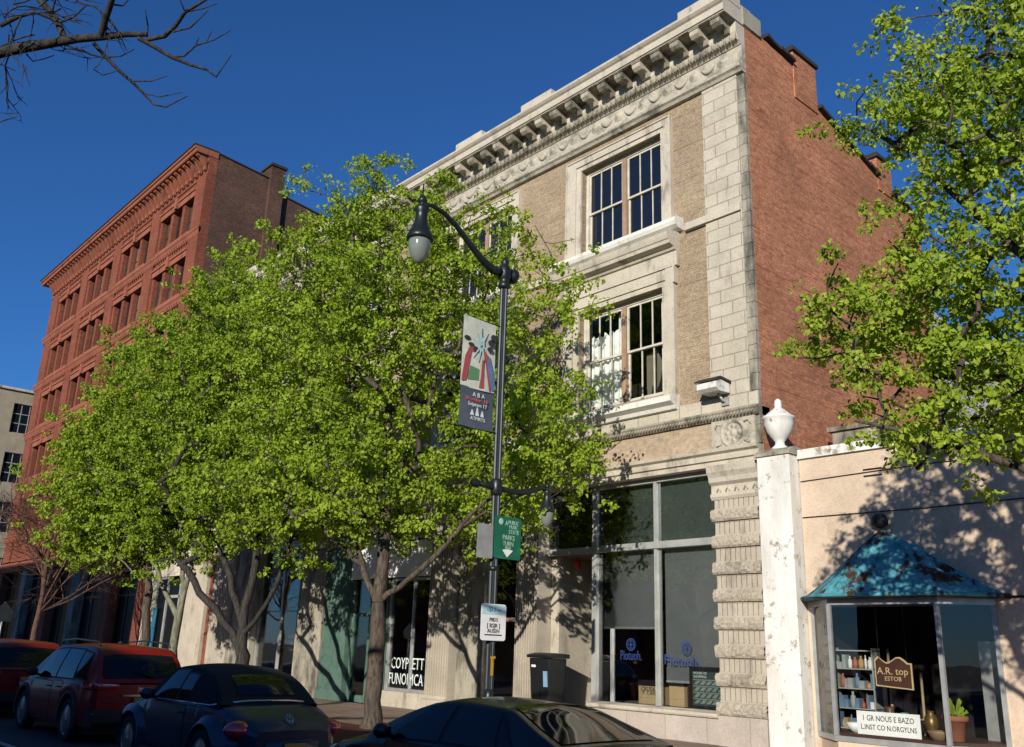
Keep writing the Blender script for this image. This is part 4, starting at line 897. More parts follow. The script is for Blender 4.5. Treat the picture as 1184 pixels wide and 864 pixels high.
# leafless tree left of the viewpoint whose bough crosses the top left corner
BT = thing('bare_tree', (-12.6, -2.8, 0), 'leafless bough with dark twigs crossing the blue sky in the top left corner', 'tree')
Pt = np.array([(-12.6,-2.8,0),(-12.55,-2.8,1.4),(-12.5,-2.75,2.8),(-12.3,-2.6,4.0),(-11.9,-2.3,4.9)]); tubes_fast([(Pt, [.22,.19,.17,.15,.12])], 'trunk', M['bark_dark'], BT, 10)
def bp(u, v, dist=8.0):
    d = right*((u-592)/1055.6)+down*((v-432)/1055.6)+fwd; d.normalize(); return np.array(d*dist)+np.array([0, 0, 1.65])
BR = [ # traced in picture order, then given a depth of their own
 ([(-11.95,-2.35,4.7), (-10.4,-1.4,5.35), (-8.6,-.15,5.6), *[bp(u, v, dd) for u, v, dd in ((0,61,8.0),(30,55,8.0),(60,50,7.98),(90,45,7.95),(118,43,7.9),(145,40,7.85),(170,40,7.8))]], [.11,.085,.06,.042,.039,.036,.032,.028,.022,.018]),
 ([bp(118,42,7.9), bp(121,25,7.85), bp(128,5,7.8), bp(134,-14,7.7), bp(140,-40,7.6)], [.03,.026,.022,.018,.014]),
 ([bp(75,47,7.96), bp(68,28,8.1), bp(55,10,8.2), bp(38,-8,8.3), bp(20,-30,8.4)], [.028,.026,.024,.022,.02]),
 ([bp(170,46,7.8), bp(190,42,7.75), bp(203,30,7.7), bp(214,14,7.65), bp(238,0,7.6), bp(250,-10,7.6)], [.018,.018,.016,.014,.009,.006]),
 ([bp(160,44,7.82), bp(178,54,7.75), bp(198,66,7.7), bp(220,75,7.6), bp(240,81,7.55), bp(250,89,7.5), bp(256,80,7.5), bp(268,63,7.5)], [.018,.016,.015,.012,.010,.007,.005,.004]),
 ([bp(108,50,7.92), bp(122,66,7.9), bp(140,84,7.85), bp(155,97,7.8), bp(166,108,7.8), bp(178,121,7.75), bp(192,124,7.7), bp(217,111,7.7)], [.016,.014,.013,.011,.010,.008,.006,.004]),
 ([bp(88,55,7.94), bp(105,63,7.9), bp(120,67,7.9), bp(140,65,7.85), bp(155,57,7.8)], [.010,.008,.006,.005,.004]),
 ([bp(115,74,7.9), bp(108,80,7.9), bp(119,87,7.9), bp(136,82,7.85)], [.006,.005,.005,.003]),
 ([bp(166,108,7.8), bp(185,112,7.75), bp(210,107,7.7)], [.006,.005,.003]),
 ([bp(155,94,7.8), bp(175,94,7.75), bp(193,88,7.7)], [.006,.005,.003]),
 ([bp(198,66,7.7), bp(213,65,7.65), bp(226,53,7.6), bp(248,46,7.55), bp(267,35,7.5)], [.008,.008,.007,.005,.003]),
 ([bp(226,53,7.6), bp(230,43,7.6)], [.005,.003]), ([bp(238,50,7.6), bp(245,36,7.6)], [.004,.003]),
 ([bp(170,46,7.8), bp(171,30,7.8), bp(168,11,7.8)], [.007,.006,.003]),
 ([bp(200,37,7.7), bp(220,32,7.65), bp(241,12,7.6)], [.008,.007,.003]), ([bp(214,14,7.65), bp(235,10,7.6), bp(252,4,7.6)], [.007,.005,.003]),
 ([bp(214,14,7.65), bp(208,0,7.6), bp(203,-12,7.6)], [.005,.004,.003]),
 ([bp(0,30,8.1), bp(20,20,8.1), bp(40,14,8.1), bp(70,26,8.0), bp(85,20,8.0), bp(100,6,8)], [.018,.016,.012,.01,.008,.005]),
 ([bp(30,62,8), bp(38,71,8), bp(52,68,8), bp(63,64,8)], [.006,.005,.004,.003]), ([bp(0,74,8), bp(18,82,8)], [.005,.003]), ([bp(-6,143,8), bp(6,139,8), bp(20,135,8)], [.006,.005,.003]),
 ([bp(118,28,7.88), bp(130,38,7.85), bp(133,31,7.85)], [.006,.004,.003]), ([bp(128,5,7.8), bp(142,7,7.8), bp(150,-2,7.8)], [.008,.006,.004]),
]
out = [(np.array(p), np.array(r)) for p, r in BR]; g = np.random.default_rng(9)
for (u, v) in ((10,40),(25,18),(45,8),(60,20),(20,50),(5,20),(40,40),(70,10),(90,2),(15,5)):
    twigs(bp(u, v, 8.1), (g.normal()*.6, g.normal()*.4, g.normal()*.7), .55, .007, 2, g, out, 3, 0)
tubes_fast(out, 'branches', M['bark_dark'], BT, 7)

out = []; g = np.random.default_rng(77)
for st, dv, ln in (((-13.9,13.1,4.3),(.9,.25,.25),1.6), ((-13.6,13.2,4.7),(.9,.3,.5),1.5), ((-14.0,13.0,4.9),(.8,.2,.8),1.3)): twigs(st, dv, ln, .014, 2, g, out, 4, .1)
tubes_fast(out, 'bare_twigs', M['bark_dark'], TA, 4)
# ------------------------------------------------------------------ lamp post and what hangs on it
PX, PY = -12.63, 10.9
LP = thing('lamp_post', (PX, PY, 0), 'tall black street lamp with a curved upper arm and a second low lamp', 'street lamp')
p = MB().lathe([(.24,0),(.24,.12),(.20,.16),(.20,.5),(.17,.62),(.11,.72),(.085,.9),(.075,1.0)], (PX, PY, 0), 12)
p.build('pole_base', M['iron'], LP)
n = 12; fl = []
for k in range(n*2):
    a = math.pi*k/n; r = .078 if k % 2 == 0 else .064; fl.append((PX+r*math.cos(a), PY+r*math.sin(a)))
MB().prism(fl, 'z', .95, 8.55).build('pole', M['pole_grey'], LP)
MB().lathe([(.08,8.42),(.12,8.46),(.12,8.52),(.095,8.56),(.10,8.62),(.13,8.66),(.13,8.84),(.10,8.90),(.07,8.95),(.085,8.99),(.06,9.05),(.015,9.12)], (PX, PY, 0), 12).lathe([(.05,PY+.1),(.13,PY+.14),(.15,PY+.2),(.15,PY+.26),(.08,PY+.30)], (PX, 0, 8.76), 12, 'y').build('pole_top', M['iron'], LP)
MB().lathe([(.085,4.35),(.11,4.38),(.11,4.62),(.085,4.66)], (PX, PY, 0), 12).build('pole_collar', M['iron'], LP); MB().lathe([(.08,3.0),(.10,3.02),(.10,3.06),(.08,3.08)], (PX, PY, 0), 12).build('pole_collar', M['iron'], LP)
arm = [(PX,PY-.05,8.74),(PX,PY-.3,8.74),(PX,PY-.62,8.88),(PX,PY-.95,9.12),(PX,PY-1.25,9.34),(PX,PY-1.55,9.50),(PX,PY-1.85,9.56),(PX,PY-2.06,9.50)]
A = MB().tube(arm, [.085,.085,.07,.06,.05,.045,.04,.045], 8).lathe([(.05,PY-.36),(.09,PY-.33),(.09,PY-.27),(.05,PY-.24)], (PX, 0, 8.745), 10, 'y')
A.build('street_arm', M['iron'], LP)
def lamp_head(y, zt, s, name):
    h = MB().lathe([(.012*s,.42),(.014*s,.20),(.05*s,.17),(.085*s,.10),(.09*s,.05),(.05*s,.02),(.05*s,-.03),(.13*s,-.06),(.15*s,-.12),(.11*s,-.18),(.115*s,-.30),(.15*s,-.45),(.22*s,-.60),(.25*s,-.66),(.25*s,-.72),(.22*s,-.74)], (PX, y, zt), 18)
    h.v = [(v[0], v[1], zt+(v[2]-zt)*s if s != 1 else v[2]) for v in h.v]
    o = h.build('lamp_head', M['iron'], LP)
    g = MB().lathe([(.205*s,-.735*s),(.21*s,-.80*s),(.195*s,-.92*s),(.15*s,-1.06*s),(.08*s,-1.16*s),(.01*s,-1.19*s)], (PX, y, zt), 18); g.build('lamp_globe', M['frosted'], o)
lamp_head(PY-2.08, 9.50, 1.0, 'a')
A2 = MB().tube([(PX,PY-.45,4.52),(PX,PY,4.50),(PX,PY+.4,4.48),(PX,PY+.8,4.52),(PX,PY+1.15,4.66),(PX,PY+1.3,4.60)], [.05,.055,.055,.05,.045,.04], 8).tube([(PX,PY+.1,4.1),(PX,PY+.3,4.3),(PX,PY+.75,4.5)], .02, 6).lathe([(.02,PY-.62),(.07,PY-.58),(.09,PY-.5),(.05,PY-.42)], (PX, 0, 4.52), 10, 'y').build('pavement_arm', M['iron'], LP)
lamp_head(PY+1.3, 4.66, .62, 'b')
MB().box(PX+.078, PX+.086, PY-.045, PY+.01, 1.22, 1.50).box(PX+.078, PX+.086, PY-.06, PY+.05, 1.50, 1.54).build('yellow_sticker', plain('yellow_tape', (.45,.28,.02), .6), LP)
# banner
BX = PX+.02
bn = thing('banner', (BX, PY-.55, 5.5), 'painted festival banner with a dark lettered panel hanging from the tall lamp post', 'banner')
def sheet(y0, y1, z0, z1, x, mat, name, par, thick=.004):
    rows = []
    for i in range(9):
        z = z0+(z1-z0)*i/8; rows.append([(x+.018*math.sin(3*j/8+1.7*i/8), y0+(y1-y0)*j/8, z-(.02 if i == 0 else 0)*math.sin(math.pi*j/8)) for j in range(9)])
    m = MB().grid(rows, True); m.grid([[(q[0]-thick, q[1], q[2]) for q in r] for r in rows], True, True); return m.build(name, mat, par)
y0, y1 = PY-.99, PY-.17
t = NT('banner_art_ground'); a = t.noise(5, 5, .7); M['banner_art'] = t.done(t.mix(t.ramp(a, [(.35,0.),(.65,1.)]), (.42,.45,.36), (.62,.62,.52)), .8)
sheet(y0, y1, 6.26, 7.62, BX, M['banner_art'], 'picture_panel', bn); sheet(y0, y1, 5.52, 6.26, BX, plain('slate_banner_cloth', (.07,.085,.11), .85), 'lettered_panel', bn)
def patch(pts, mat, name='painted_shape', lift=.026):
    return MB().add([(BX+lift, y0+(y1-y0)*a, 6.26+1.36*b_) for a, b_ in pts], [tuple(range(len(pts)))]).build(name, mat, bn)
red_ = plain('faded_red_cloth_paint', (.33,.06,.06), .8); blu_ = plain('faded_blue_cloth_paint', (.09,.16,.30), .8); grn_ = plain('faded_green_cloth_paint', (.10,.22,.10), .8); drk_ = plain('dark_cloth_paint', (.025,.03,.035), .8); cy_ = plain('pale_cyan_cloth_paint', (.38,.52,.50), .8)
patch([(.0,.06),(.14,.08),(.22,.32),(.27,.50),(.5,.52),(.42,.58),(.2,.57),(.08,.42)], red_); patch([(.16,.10),(.50,.12),(.50,.28),(.24,.30)], grn_, lift=.027)
patch([(.52,.02),(.58,.25),(.64,.45),(.66,.03),(.60,.02)], red_); patch([(.66,.45),(.82,.0),(.86,.02),(.74,.52),(.68,.57),(.60,.53),(.56,.2)], red_, lift=.028); patch([(.72,.42),(.88,.02),(.99,.04),(.97,.2),(.80,.50)], blu_, lift=.029)
for (a, b_, w, h) in ((.12,.68,.10,.035),(.24,.60,.09,.03),(.38,.55,.08,.04),(.80,.60,.09,.04),(.84,.70,.11,.05),(.90,.78,.09,.06)):
    patch([(a+w*math.cos(k*math.pi/5), b_+h*math.sin(k*math.pi/5)) for k in range(10)], drk_, lift=.03)
for (a, b_, c_, d_) in ((.52,.62,.30,.42),(.54,.62,.46,.38),(.55,.64,.62,.42),(.57,.64,.80,.48),(.56,.66,.68,.86),(.53,.66,.50,.90),(.5,.64,.36,.80)):
    patch([(a-.025,b_),(a+.03,b_),(c_+.02,d_),(c_-.01,d_)], cy_, lift=.032)
patch([(.44,.58),(.54,.54),(.63,.60),(.62,.72),(.52,.76),(.42,.70)], cy_, lift=.031)
text('A B A', .12, M['letter_white'], bn, (BX+.026, (y0+y1)/2+.02, 6.13), '+x'); text('Brondor. 10', .105, plain('red_letter_paint', (.55,.10,.07), .7), bn, (BX+.026, (y0+y1)/2-.02, 6.04), '+x'); text('Seiptem 17', .10, M['letter_white'], bn, (BX+.026, (y0+y1)/2, 5.945), '+x')
for (a, w, h) in ((-.12,.10,.10),(.0,.09,.16),(.12,.09,.11)):
    MB().add([(BX+.027,(y0+y1)/2+a-w/2,5.74),(BX+.027,(y0+y1)/2+a+w/2,5.74),(BX+.027,(y0+y1)/2+a+w*.15,5.74+h),(BX+.027,(y0+y1)/2+a-w*.15,5.74+h)], [(0,1,2,3)]).build('peak_logo', M['letter_white'], bn)
text('ATMRTS', .095, M['letter_white'], bn, (BX+.027, (y0+y1)/2+.02, 5.68), '+x')
MB().tube([(BX-.02,PY-1.02,7.63),(BX-.02,PY-.05,7.63)], .014, 6).build('banner_bracket', M['iron'], bn); MB().tube([(BX-.02,PY-1.02,5.51),(BX-.02,PY-.05,5.51)], .014, 6).build('banner_bracket', M['iron'], bn)
# signs on the pole: thin sheets with rolled corners
def sign_plate(y0, y1, z0, z1, x, mat, name, label, cat='sign', r=.05):
    pts = []
    for cx, cy, a0 in ((y1-r, z1-r, 0), (y0+r, z1-r, 90), (y0+r, z0+r, 180), (y1-r, z0+r, 270)):
        for k in range(5): a = R(a0+90*k/4); pts.append((cx+r*math.cos(a), cy+r*math.sin(a)))
    return tag(MB().prism(pts, 'x', x-.004, x).build(name, mat, None, base=(x, (y0+y1)/2, z0)), label, cat)
gs = sign_plate(PY-.10, PY+.55, 3.22, 3.98, PX+.10, stone_mat('worn_green_sign_paint', (.012,.13,.075), (.03,.22,.14), .35, False, None, .05, 6), 'green_sign', 'worn green metal sign with pale lettering and a white downward arrowhead on the lamp post')
xx = PX+.104; pg = plain('pale_green_letter', (.36,.56,.42), .7)
MB().lathe([(.035,xx),(.06,xx),(.06,xx+.001),(.035,xx+.001)], (0, PY+.06, 3.88), 14, 'x').build('round_emblem', pg, gs)
for (s_, yy, zz, h) in (('PUBLIC', .36, 3.88, .10), ('MUSIC', .36, 3.80, .09), ('STATE', .37, 3.71, .11), ('A', .19, 3.86, .12), ('PARKS', .25, 3.60, .13), ('TURN', .24, 3.49, .12), ('FEW', .24, 3.41, .09)): text(s_, h, pg, gs, (xx, PY+yy, zz), '+x', sx=.8)
MB().add([(xx+.001,PY+.10,3.38),(xx+.001,PY+.22,3.25),(xx+.001,PY+.36,3.38),(xx+.001,PY+.23,3.40)], [(0,1,2,3)]).build('arrow', M['white_board'], gs)
sign_plate(PY-.48, PY-.11, 3.20, 3.80, PX+.085, M['alu'], 'grey_sign_back', 'plain grey metal sign plate showing its blank back beside the green sign', 'sign', .03)
ws = sign_plate(PY-.33, PY+.25, 1.80, 2.42, PX+.10, M['white_board'], 'white_sign', 'white metal notice with a pale blue top strip low on the lamp post')
MB().box(xx-.0005, xx+.001, PY-.31, PY+.23, 2.24, 2.40).build('blue_strip', plain('pale_blue_strip', (.42,.66,.70), .5), ws)
for (s_, zz, h, m_) in (('-SI / --', 2.32, .13, 'letter_black'), ('PIIDS', 2.15, .09, 'letter_black'), ('[ BSJR ]', 2.05, .10, 'letter_black'), ('AUSEN', 1.96, .09, 'letter_black')): text(s_, h, M[m_], ws, (xx+.001, PY-.04, zz), '+x')
MB().box(xx, xx+.001, PY-.24, PY+.16, 1.885, 1.905).build('rule_line', M['letter_black'], ws)

# ------------------------------------------------------------------ small things round the shops
fl = thing('floodlight', (-11.15, 15.7, 7.1), 'white boxy floodlight on a bracket above the rusticated corner pier', 'floodlight')
MB().prism([(15.90,7.26),(15.55,7.30),(15.42,7.24),(15.42,7.10),(15.52,7.04),(15.90,7.06)], 'x', -11.43, -10.93).build('housing', M['white_paint'], fl)
MB().prism([(15.92,7.27),(15.54,7.31),(15.38,7.24),(15.38,7.28),(15.54,7.36),(15.92,7.33)], 'x', -11.46, -10.90).build('hood', M['roof_dark'], fl)
MB().tube([(-11.05,15.92,6.88),(-11.05,15.8,6.9),(-11.12,15.75,7.05)], .03, 6).box(-11.14, -10.96, 15.88, 15.93, 6.80, 6.98).build('bracket', M['alu'], fl)
bi = thing('wheelie_bin', (-15.95, 15.45, 0), 'black plastic wheelie bin with stickers beside the fluted column', 'bin')
MB().add([(-16.16,15.27,.08),(-15.62,15.27,.08),(-15.62,15.72,.08),(-16.16,15.72,.08),(-16.22,15.2,1.5),(-15.56,15.2,1.5),(-15.56,15.78,1.5),(-16.22,15.78,1.5)], [(0,3,2,1),(4,5,6,7),(0,1,5,4),(1,2,6,5),(2,3,7,6),(3,0,4,7)]).box(-15.91, -15.87, 15.19, 15.25, .3, 1.4).build('bin_body', M['bin'], bi, .03)
MB().prism([(15.15,1.505),(15.14,1.57),(15.4,1.62),(15.84,1.60),(15.84,1.505)], 'x', -16.26, -15.52).build('lid', M['bin'], bi, .02)
for x in (-16.18, -15.66): MB().lathe([(.03,x),(.11,x+.005),(.11,x+.055),(.03,x+.06)], (0, 15.78, .11), 14, 'x').build('wheel', M['black'], bi)
MB().add([(-16.14,15.205,1.30),(-16.00,15.205,1.30),(-16.00,15.20,1.35),(-16.14,15.20,1.35)], [(0,1,2,3)]).build('white_sticker', M['white_board'], bi)
MB().add([(-15.76,15.228,.88),(-15.62,15.228,.88),(-15.62,15.205,1.22),(-15.76,15.205,1.22)], [(0,1,2,3)]).build('blue_sticker', plain('blue_sticker', (.18,.32,.45), .6), bi)
def carton(x0, x1, y0, y1, z0, z1, label, top=True):
    c = tag(MB().box(x0, x1, y0, y1, z0, z1).build('cardboard_box', M['cardboard'], None, .006, base=((x0+x1)/2, (y0+y1)/2, z0)), label, 'box')
    MB().box(x0+.002, x1-.002, y0-.003, y0-.001, (z0+z1)/2-.06, (z0+z1)/2-.05).build('tape', M['frame_brown'], c)
    if top: MB().box(x0-.01, x1+.01, y0-.01, y1+.01, z1, z1+.12).build('box_lid', M['black'], c)
    return c
c1 = carton(-13.98, -13.32, 16.44, 16.9, .62, 1.0, 'brown cardboard box with scribbled writing behind the left shop pane')
text('CRUSA', .13, M['letter_black'], c1, (-13.70, 16.43, .93)); text('F. CAFER', .12, M['letter_black'], c1, (-13.62, 16.43, .85))
carton(-13.12, -12.72, 16.44, 16.95, .62, 1.03, 'plain brown cardboard box with a black lid just right of the shop mullion')
sb_ = thing('bookcase', (-12.4, 16.7, .62), 'low dark wooden cabinet with a small white jar behind the leaning notice board', 'cabinet')
MB().box(-12.68, -11.9, 16.5, 16.9, .62, .66).box(-12.68, -12.64, 16.5, 16.9, .661, 1.1).box(-11.94, -11.9, 16.5, 16.9, .661, 1.1).box(-12.68, -11.9, 16.5, 16.9, 1.101, 1.14).box(-12.639, -11.941, 16.85, 16.9, .661, 1.1).build('case', M['wood_dark'], sb_)
tag(MB().lathe([(.05,.664),(.055,.68),(.055,.76),(.04,.78),(.045,.80),(.045,.82)], (-12.5, 16.6, 0), 12).build('white_jar', M['white_board'], None, base=(-12.5, 16.6, .664)), 'small white jar standing in the low dark cabinet of the shop window', 'jar')
nb = thing('notice_board', (-12.05, 16.38, .62), 'black framed notice board with rows of white lettering leaning inside the right shop pane', 'notice board')
MB().box(-12.50, -12.44, 16.34, 16.37, .62, 1.45).box(-11.62, -11.56, 16.34, 16.37, .62, 1.45).box(-12.44, -11.62, 16.34, 16.37, 1.36, 1.45).box(-12.44, -11.62, 16.34, 16.37, .62, .68).build('frame', M['black'], nb)
MB().box(-12.44, -11.62, 16.352, 16.362, .68, 1.36).build('panel', plain('slate_green_panel', (.04,.055,.05), .6), nb)
text('HOURS OF', .07, M['letter_white'], nb, (-12.40, 16.348, 1.32), align='LEFT'); text('SHOPPING', .07, M['letter_white'], nb, (-12.40, 16.348, 1.25), align='LEFT')
tr_ = MB()
for k in range(4):
    z = .72+k*.125; tr_.box(-12.42, -11.64, 16.348, 16.351, z+.085, z+.105)
    for j in range(5): x = -12.40+j*.15; tr_.add([(x,16.348,z),(x+.10,16.348,z),(x+.18,16.348,z+.075),(x+.08,16.348,z+.075)], [(0,1,2,3)])
tr_.build('text_rows', plain('grey_text_rows', (.20,.24,.22), .7), nb)
rl = thing('red_lantern', (-15.95, 16.9, 3.72), 'small round red lantern hanging under the dark entrance soffit', 'lantern')
MB().lathe([(.01,3.60),(.07,3.63),(.10,3.70),(.10,3.75),(.07,3.82),(.02,3.85)], (-15.95, 16.5, 0), 14).build('lantern_globe', plain('red_lantern_paint', (.55,.05,.02), .4), rl)
MB().tube([(-15.95,16.5,3.85),(-15.95,16.5,3.92)], .008, 5).build('cord', M['black'], rl)
sf_ = thing('bench', (-18.2, 16.8, 0), 'reddish brown bench inside the dark doorway left of the fluted column', 'bench')
MB().box(-18.75, -17.65, 16.55, 17.0, .38, .46).build('seat', M['wood_dark'], sf_); MB().box(-18.75, -17.65, 16.95, 17.02, .46, .85).build('backrest', plain('red_brown_wood', (.16,.04,.025), .5), sf_)
for x in (-18.7, -17.75): MB().box(x, x+.05, 16.6, 16.95, 0, .38).build('leg', M['wood_dark'], sf_)
# shelves, signs and goods in the bay window
sh = thing('shelf_unit', (-9.0, 16.5, .5), 'white shelf unit crowded with small goods in the left of the bay window', 'shelves')
fr_ = MB()
for z in (.5, .84, 1.18, 1.52, 1.84): fr_.box(-9.22, -8.42, 16.35, 16.62, z, z+.02)
for x in (-9.24, -8.44): fr_.box(x, x+.02, 16.34, 16.63, .5, 1.9)
fr_.build('shelf_frame', M['alu_white'], sh)
gm = [plain('goods_white', (.6,.6,.56)), plain('goods_grey', (.25,.27,.27)), plain('goods_ochre', (.35,.22,.08)), plain('goods_blue', (.10,.17,.26)), plain('goods_rust', (.28,.09,.05))]
for z in (.52, .86, 1.20, 1.54):
    x = -9.2
    while x < -8.5:
        k = random.randrange(5); w = random.uniform(.04, .11); h = random.uniform(.10, .28)
        g1 = MB()
        if random.random() < .5: g1.box(x, x+w, 16.38, 16.55, z+.001, z+h)
        else: g1.lathe([(w*.45,z+.001),(w*.5,z+h*.3),(w*.45,z+h*.7),(w*.2,z+h*.8),(w*.22,z+h)], (x+w/2, 16.45, 0), 10)
        tag(g1.build('shelf_item', gm[k], None, base=(x+w/2, 16.45, z)), 'small box or bottle standing on the white shelf unit in the bay window', 'goods', 'small goods on the shelf unit')
        x += w+.012
cd = MB()
cd.box(-9.085, -9.075, 15.952, 15.958, .70, 2.3)
for i in range(7): cd.box(-9.14+.0*i, -9.02, 15.95-.02, 15.96, .75+i*.2, .90+i*.2)
tag(cd.build('card_strip', plain('yellowed_card', (.52,.50,.30), .8), None, base=(-9.08, 15.95, .75)), 'vertical strip of yellowed cards hanging in the left side pane of the bay', 'cards')
hs = thing('hanging_sign', (-7.6, 15.45, 1.28), 'brown hanging shop sign with a scalloped gold edge in the bay window', 'sign')
def scallop(m): 
    pts = [(-7.93+m,1.28+m),(-7.29-m,1.24+m),(-7.29-m,1.66-m)]
    for k in range(1, 10):
        s_ = k/10; pts.append((-7.29-m-(.64-2*m)*s_, 1.66-m+.04*s_-.0+.055*math.sin(2*math.pi*s_*1.5-1.57)+.03))
    pts.append((-7.93+m,1.70-m)); return pts
MB().prism(scallop(0), 'y', 15.45, 15.47).build('gold_edge', M['letter_gold'], hs); MB().prism(scallop(.022), 'y', 15.442, 15.4495).build('board', plain('brown_sign_paint', (.07,.028,.018), .5), hs)
text('A.R. top', .16, M['letter_gold'], hs, (-7.62, 15.44, 1.52)); text('ESTOB', .10, M['letter_gold'], hs, (-7.62, 15.44, 1.40))
MB().tube([(-7.85,15.46,1.72),(-7.85,15.46,2.6)], .006, 4).tube([(-7.37,15.46,1.68),(-7.37,15.46,2.6)], .006, 4).build('chain', M['black'], hs)
wb = tag(MB().box(-8.28, -7.2, 15.38, 15.395, .502, .87).build('white_notice', M['white_board'], None, base=(-7.73, 15.44, .5)), 'white handwritten notice leaning at the bottom of the bay window', 'notice')
def lean_text(s_, z, h):
    o = text(s_, h, M['letter_black'], wb, (-7.74, 15.376, z), sx=.80); return o
lean_text('1 GR NOUS E BAZO', .76, .125); lean_text('L.INST CO N.ORGYLNS', .62, .115)
ld = thing('step_ladder', (-8.2, 16.4, .5), 'pale wooden ladder leaning among the clutter of the bay window', 'ladder')
MB().tube([(-8.05,16.2,.5),(-8.30,16.7,1.9)], .025, 6).build('rail', M['wood_pale'], ld); MB().tube([(-7.55,16.3,.5),(-7.75,16.75,1.5)], .025, 6).tube([(-7.35,16.3,.75),(-7.75,16.3,.75)], .018, 5).build('rail', M['wood_pale'], ld)
pot = thing('flower_pot', (-6.85, 15.75, .5), 'terracotta flower pot with a small plant behind the right pane of the bay', 'flower pot')
MB().lathe([(.12,.5),(.17,.80),(.20,.80),(.20,.88),(.17,.88),(.16,.84),(.01,.84)], (-6.80, 15.75, 0), 18).build('pot', plain('terracotta_pot', (.33,.12,.06), .85), pot)
pl_ = MB()
for k in range(26):
    a = random.random()*6.28; r_ = random.uniform(.04, .2); z = .86+random.uniform(.05, .3); x = -6.80+r_*math.cos(a); y = 15.75+r_*math.sin(a)*.8
    pl_.add([(-6.80,15.75,.84),(x-.03,y,z-.04),(x,y,z),(x+.03,y,z-.05)], [(0,1,2,3)])
pl_.build('plant', M['leaf2'], pot)
clut = [('wicker_basket', (-7.02, 15.62), [(.12,.5),(.17,.6),(.18,.64),(.15,.64),(.12,.54),(.01,.54)], plain('wicker', (.22,.15,.09)), 'shallow wicker basket beside the flower pot in the bay window', 'basket'),
        ('white_bowl', (-8.42, 15.6), [(.06,.5),(.12,.56),(.17,.66),(.16,.66),(.10,.56),(.01,.54)], M['white_board'], 'white china bowl in front of the shelf unit in the bay window', 'bowl'),
        ('glass_vase', (-7.72, 15.95), [(.05,.5),(.09,.58),(.08,.74),(.05,.80),(.07,.86),(.06,.86),(.01,.56)], plain('teal_glaze', (.12,.28,.26), .3), 'small teal glazed vase behind the white handwritten notice', 'vase'),
        ('brass_urn', (-7.3, 16.0), [(.06,.5),(.05,.56),(.12,.68),(.10,.82),(.05,.88),(.06,.92),(.01,.90)], plain('old_brass', (.20,.13,.05), .4, .6), 'small tarnished brass urn at the right of the brown hanging sign', 'urn'),
        ('dark_jug', (-8.0, 16.0), [(.08,.5),(.13,.62),(.10,.80),(.07,.88),(.09,.94),(.01,.9)], plain('brown_glaze', (.10,.06,.04), .4), 'dark brown jug below the brown hanging sign', 'jug')]
for nm, (x, y), prof_, m_, lab, cat in clut: tag(MB().lathe(prof_, (x, y, 0), 16).build(nm, m_, None, base=(x, y, .5)), lab, cat)
dp = tag(MB().box(-6.62, -6.18, 16.5, 16.56, .5, 2.05).lathe([(.03,-6.25),(.04,-6.22)], (0, 16.47, 1.3), 8, 'x').build('pale_door', M['alu'], None, base=(-6.4, 16.5, .5)), 'pale grey inner door seen through the right side of the bay window', 'door')
# signpost and meter by the kerb on the left
sp = thing('street_sign', (-33.6, 8.2, 0), 'small grey street sign on a thin pole in front of the red brick building', 'sign')
MB().tube([(-33.6,8.2,0),(-33.6,8.2,2.6)], .03, 8).build('pole', M['alu'], sp); MB().prism([(7.95,2.0),(8.45,2.0),(8.5,2.3),(8.2,2.62),(7.9,2.3)], 'x', -33.56, -33.55).build('plate', M['pole_grey'], sp)
# ------------------------------------------------------------------ cars: forward +X, left +Y, built at the origin of their own Empty
def car_paint(name, col, coat=.35):
    t = NT(name); return t.done(col, .34, .1, .4, coat)
M['car_glass'] = plain('tinted_car_glass', (.005,.007,.010), .04, 0, .4, 0, .05)
M['rubber'] = plain('tyre_rubber', (.014,.014,.015), .85); M['rim'] = plain('wheel_alloy', (.32,.32,.32), .35, .8); M['trim'] = plain('black_trim', (.015,.015,.016), .55)
M['tail'] = plain('red_tail_lens', (.55,.014,.016), .15, 0, .7, 1.0); M['clear_lens'] = plain('clear_lens', (.55,.55,.53), .15, 0, .7, 1.0); M['chrome'] = plain('chrome', (.6,.6,.6), .15, 1.0)
M['plate'] = plain('yellow_plate', (.50,.27,.03), .5); M['soft_top'] = plain('black_soft_top', (.012,.012,.013), .9)
def smooth_arr(a, k=5):
    w = np.hanning(2*k+3)[1:-1]; w /= w.sum(); p = np.pad(a, k, mode='edge'); return np.convolve(p, w, 'valid')
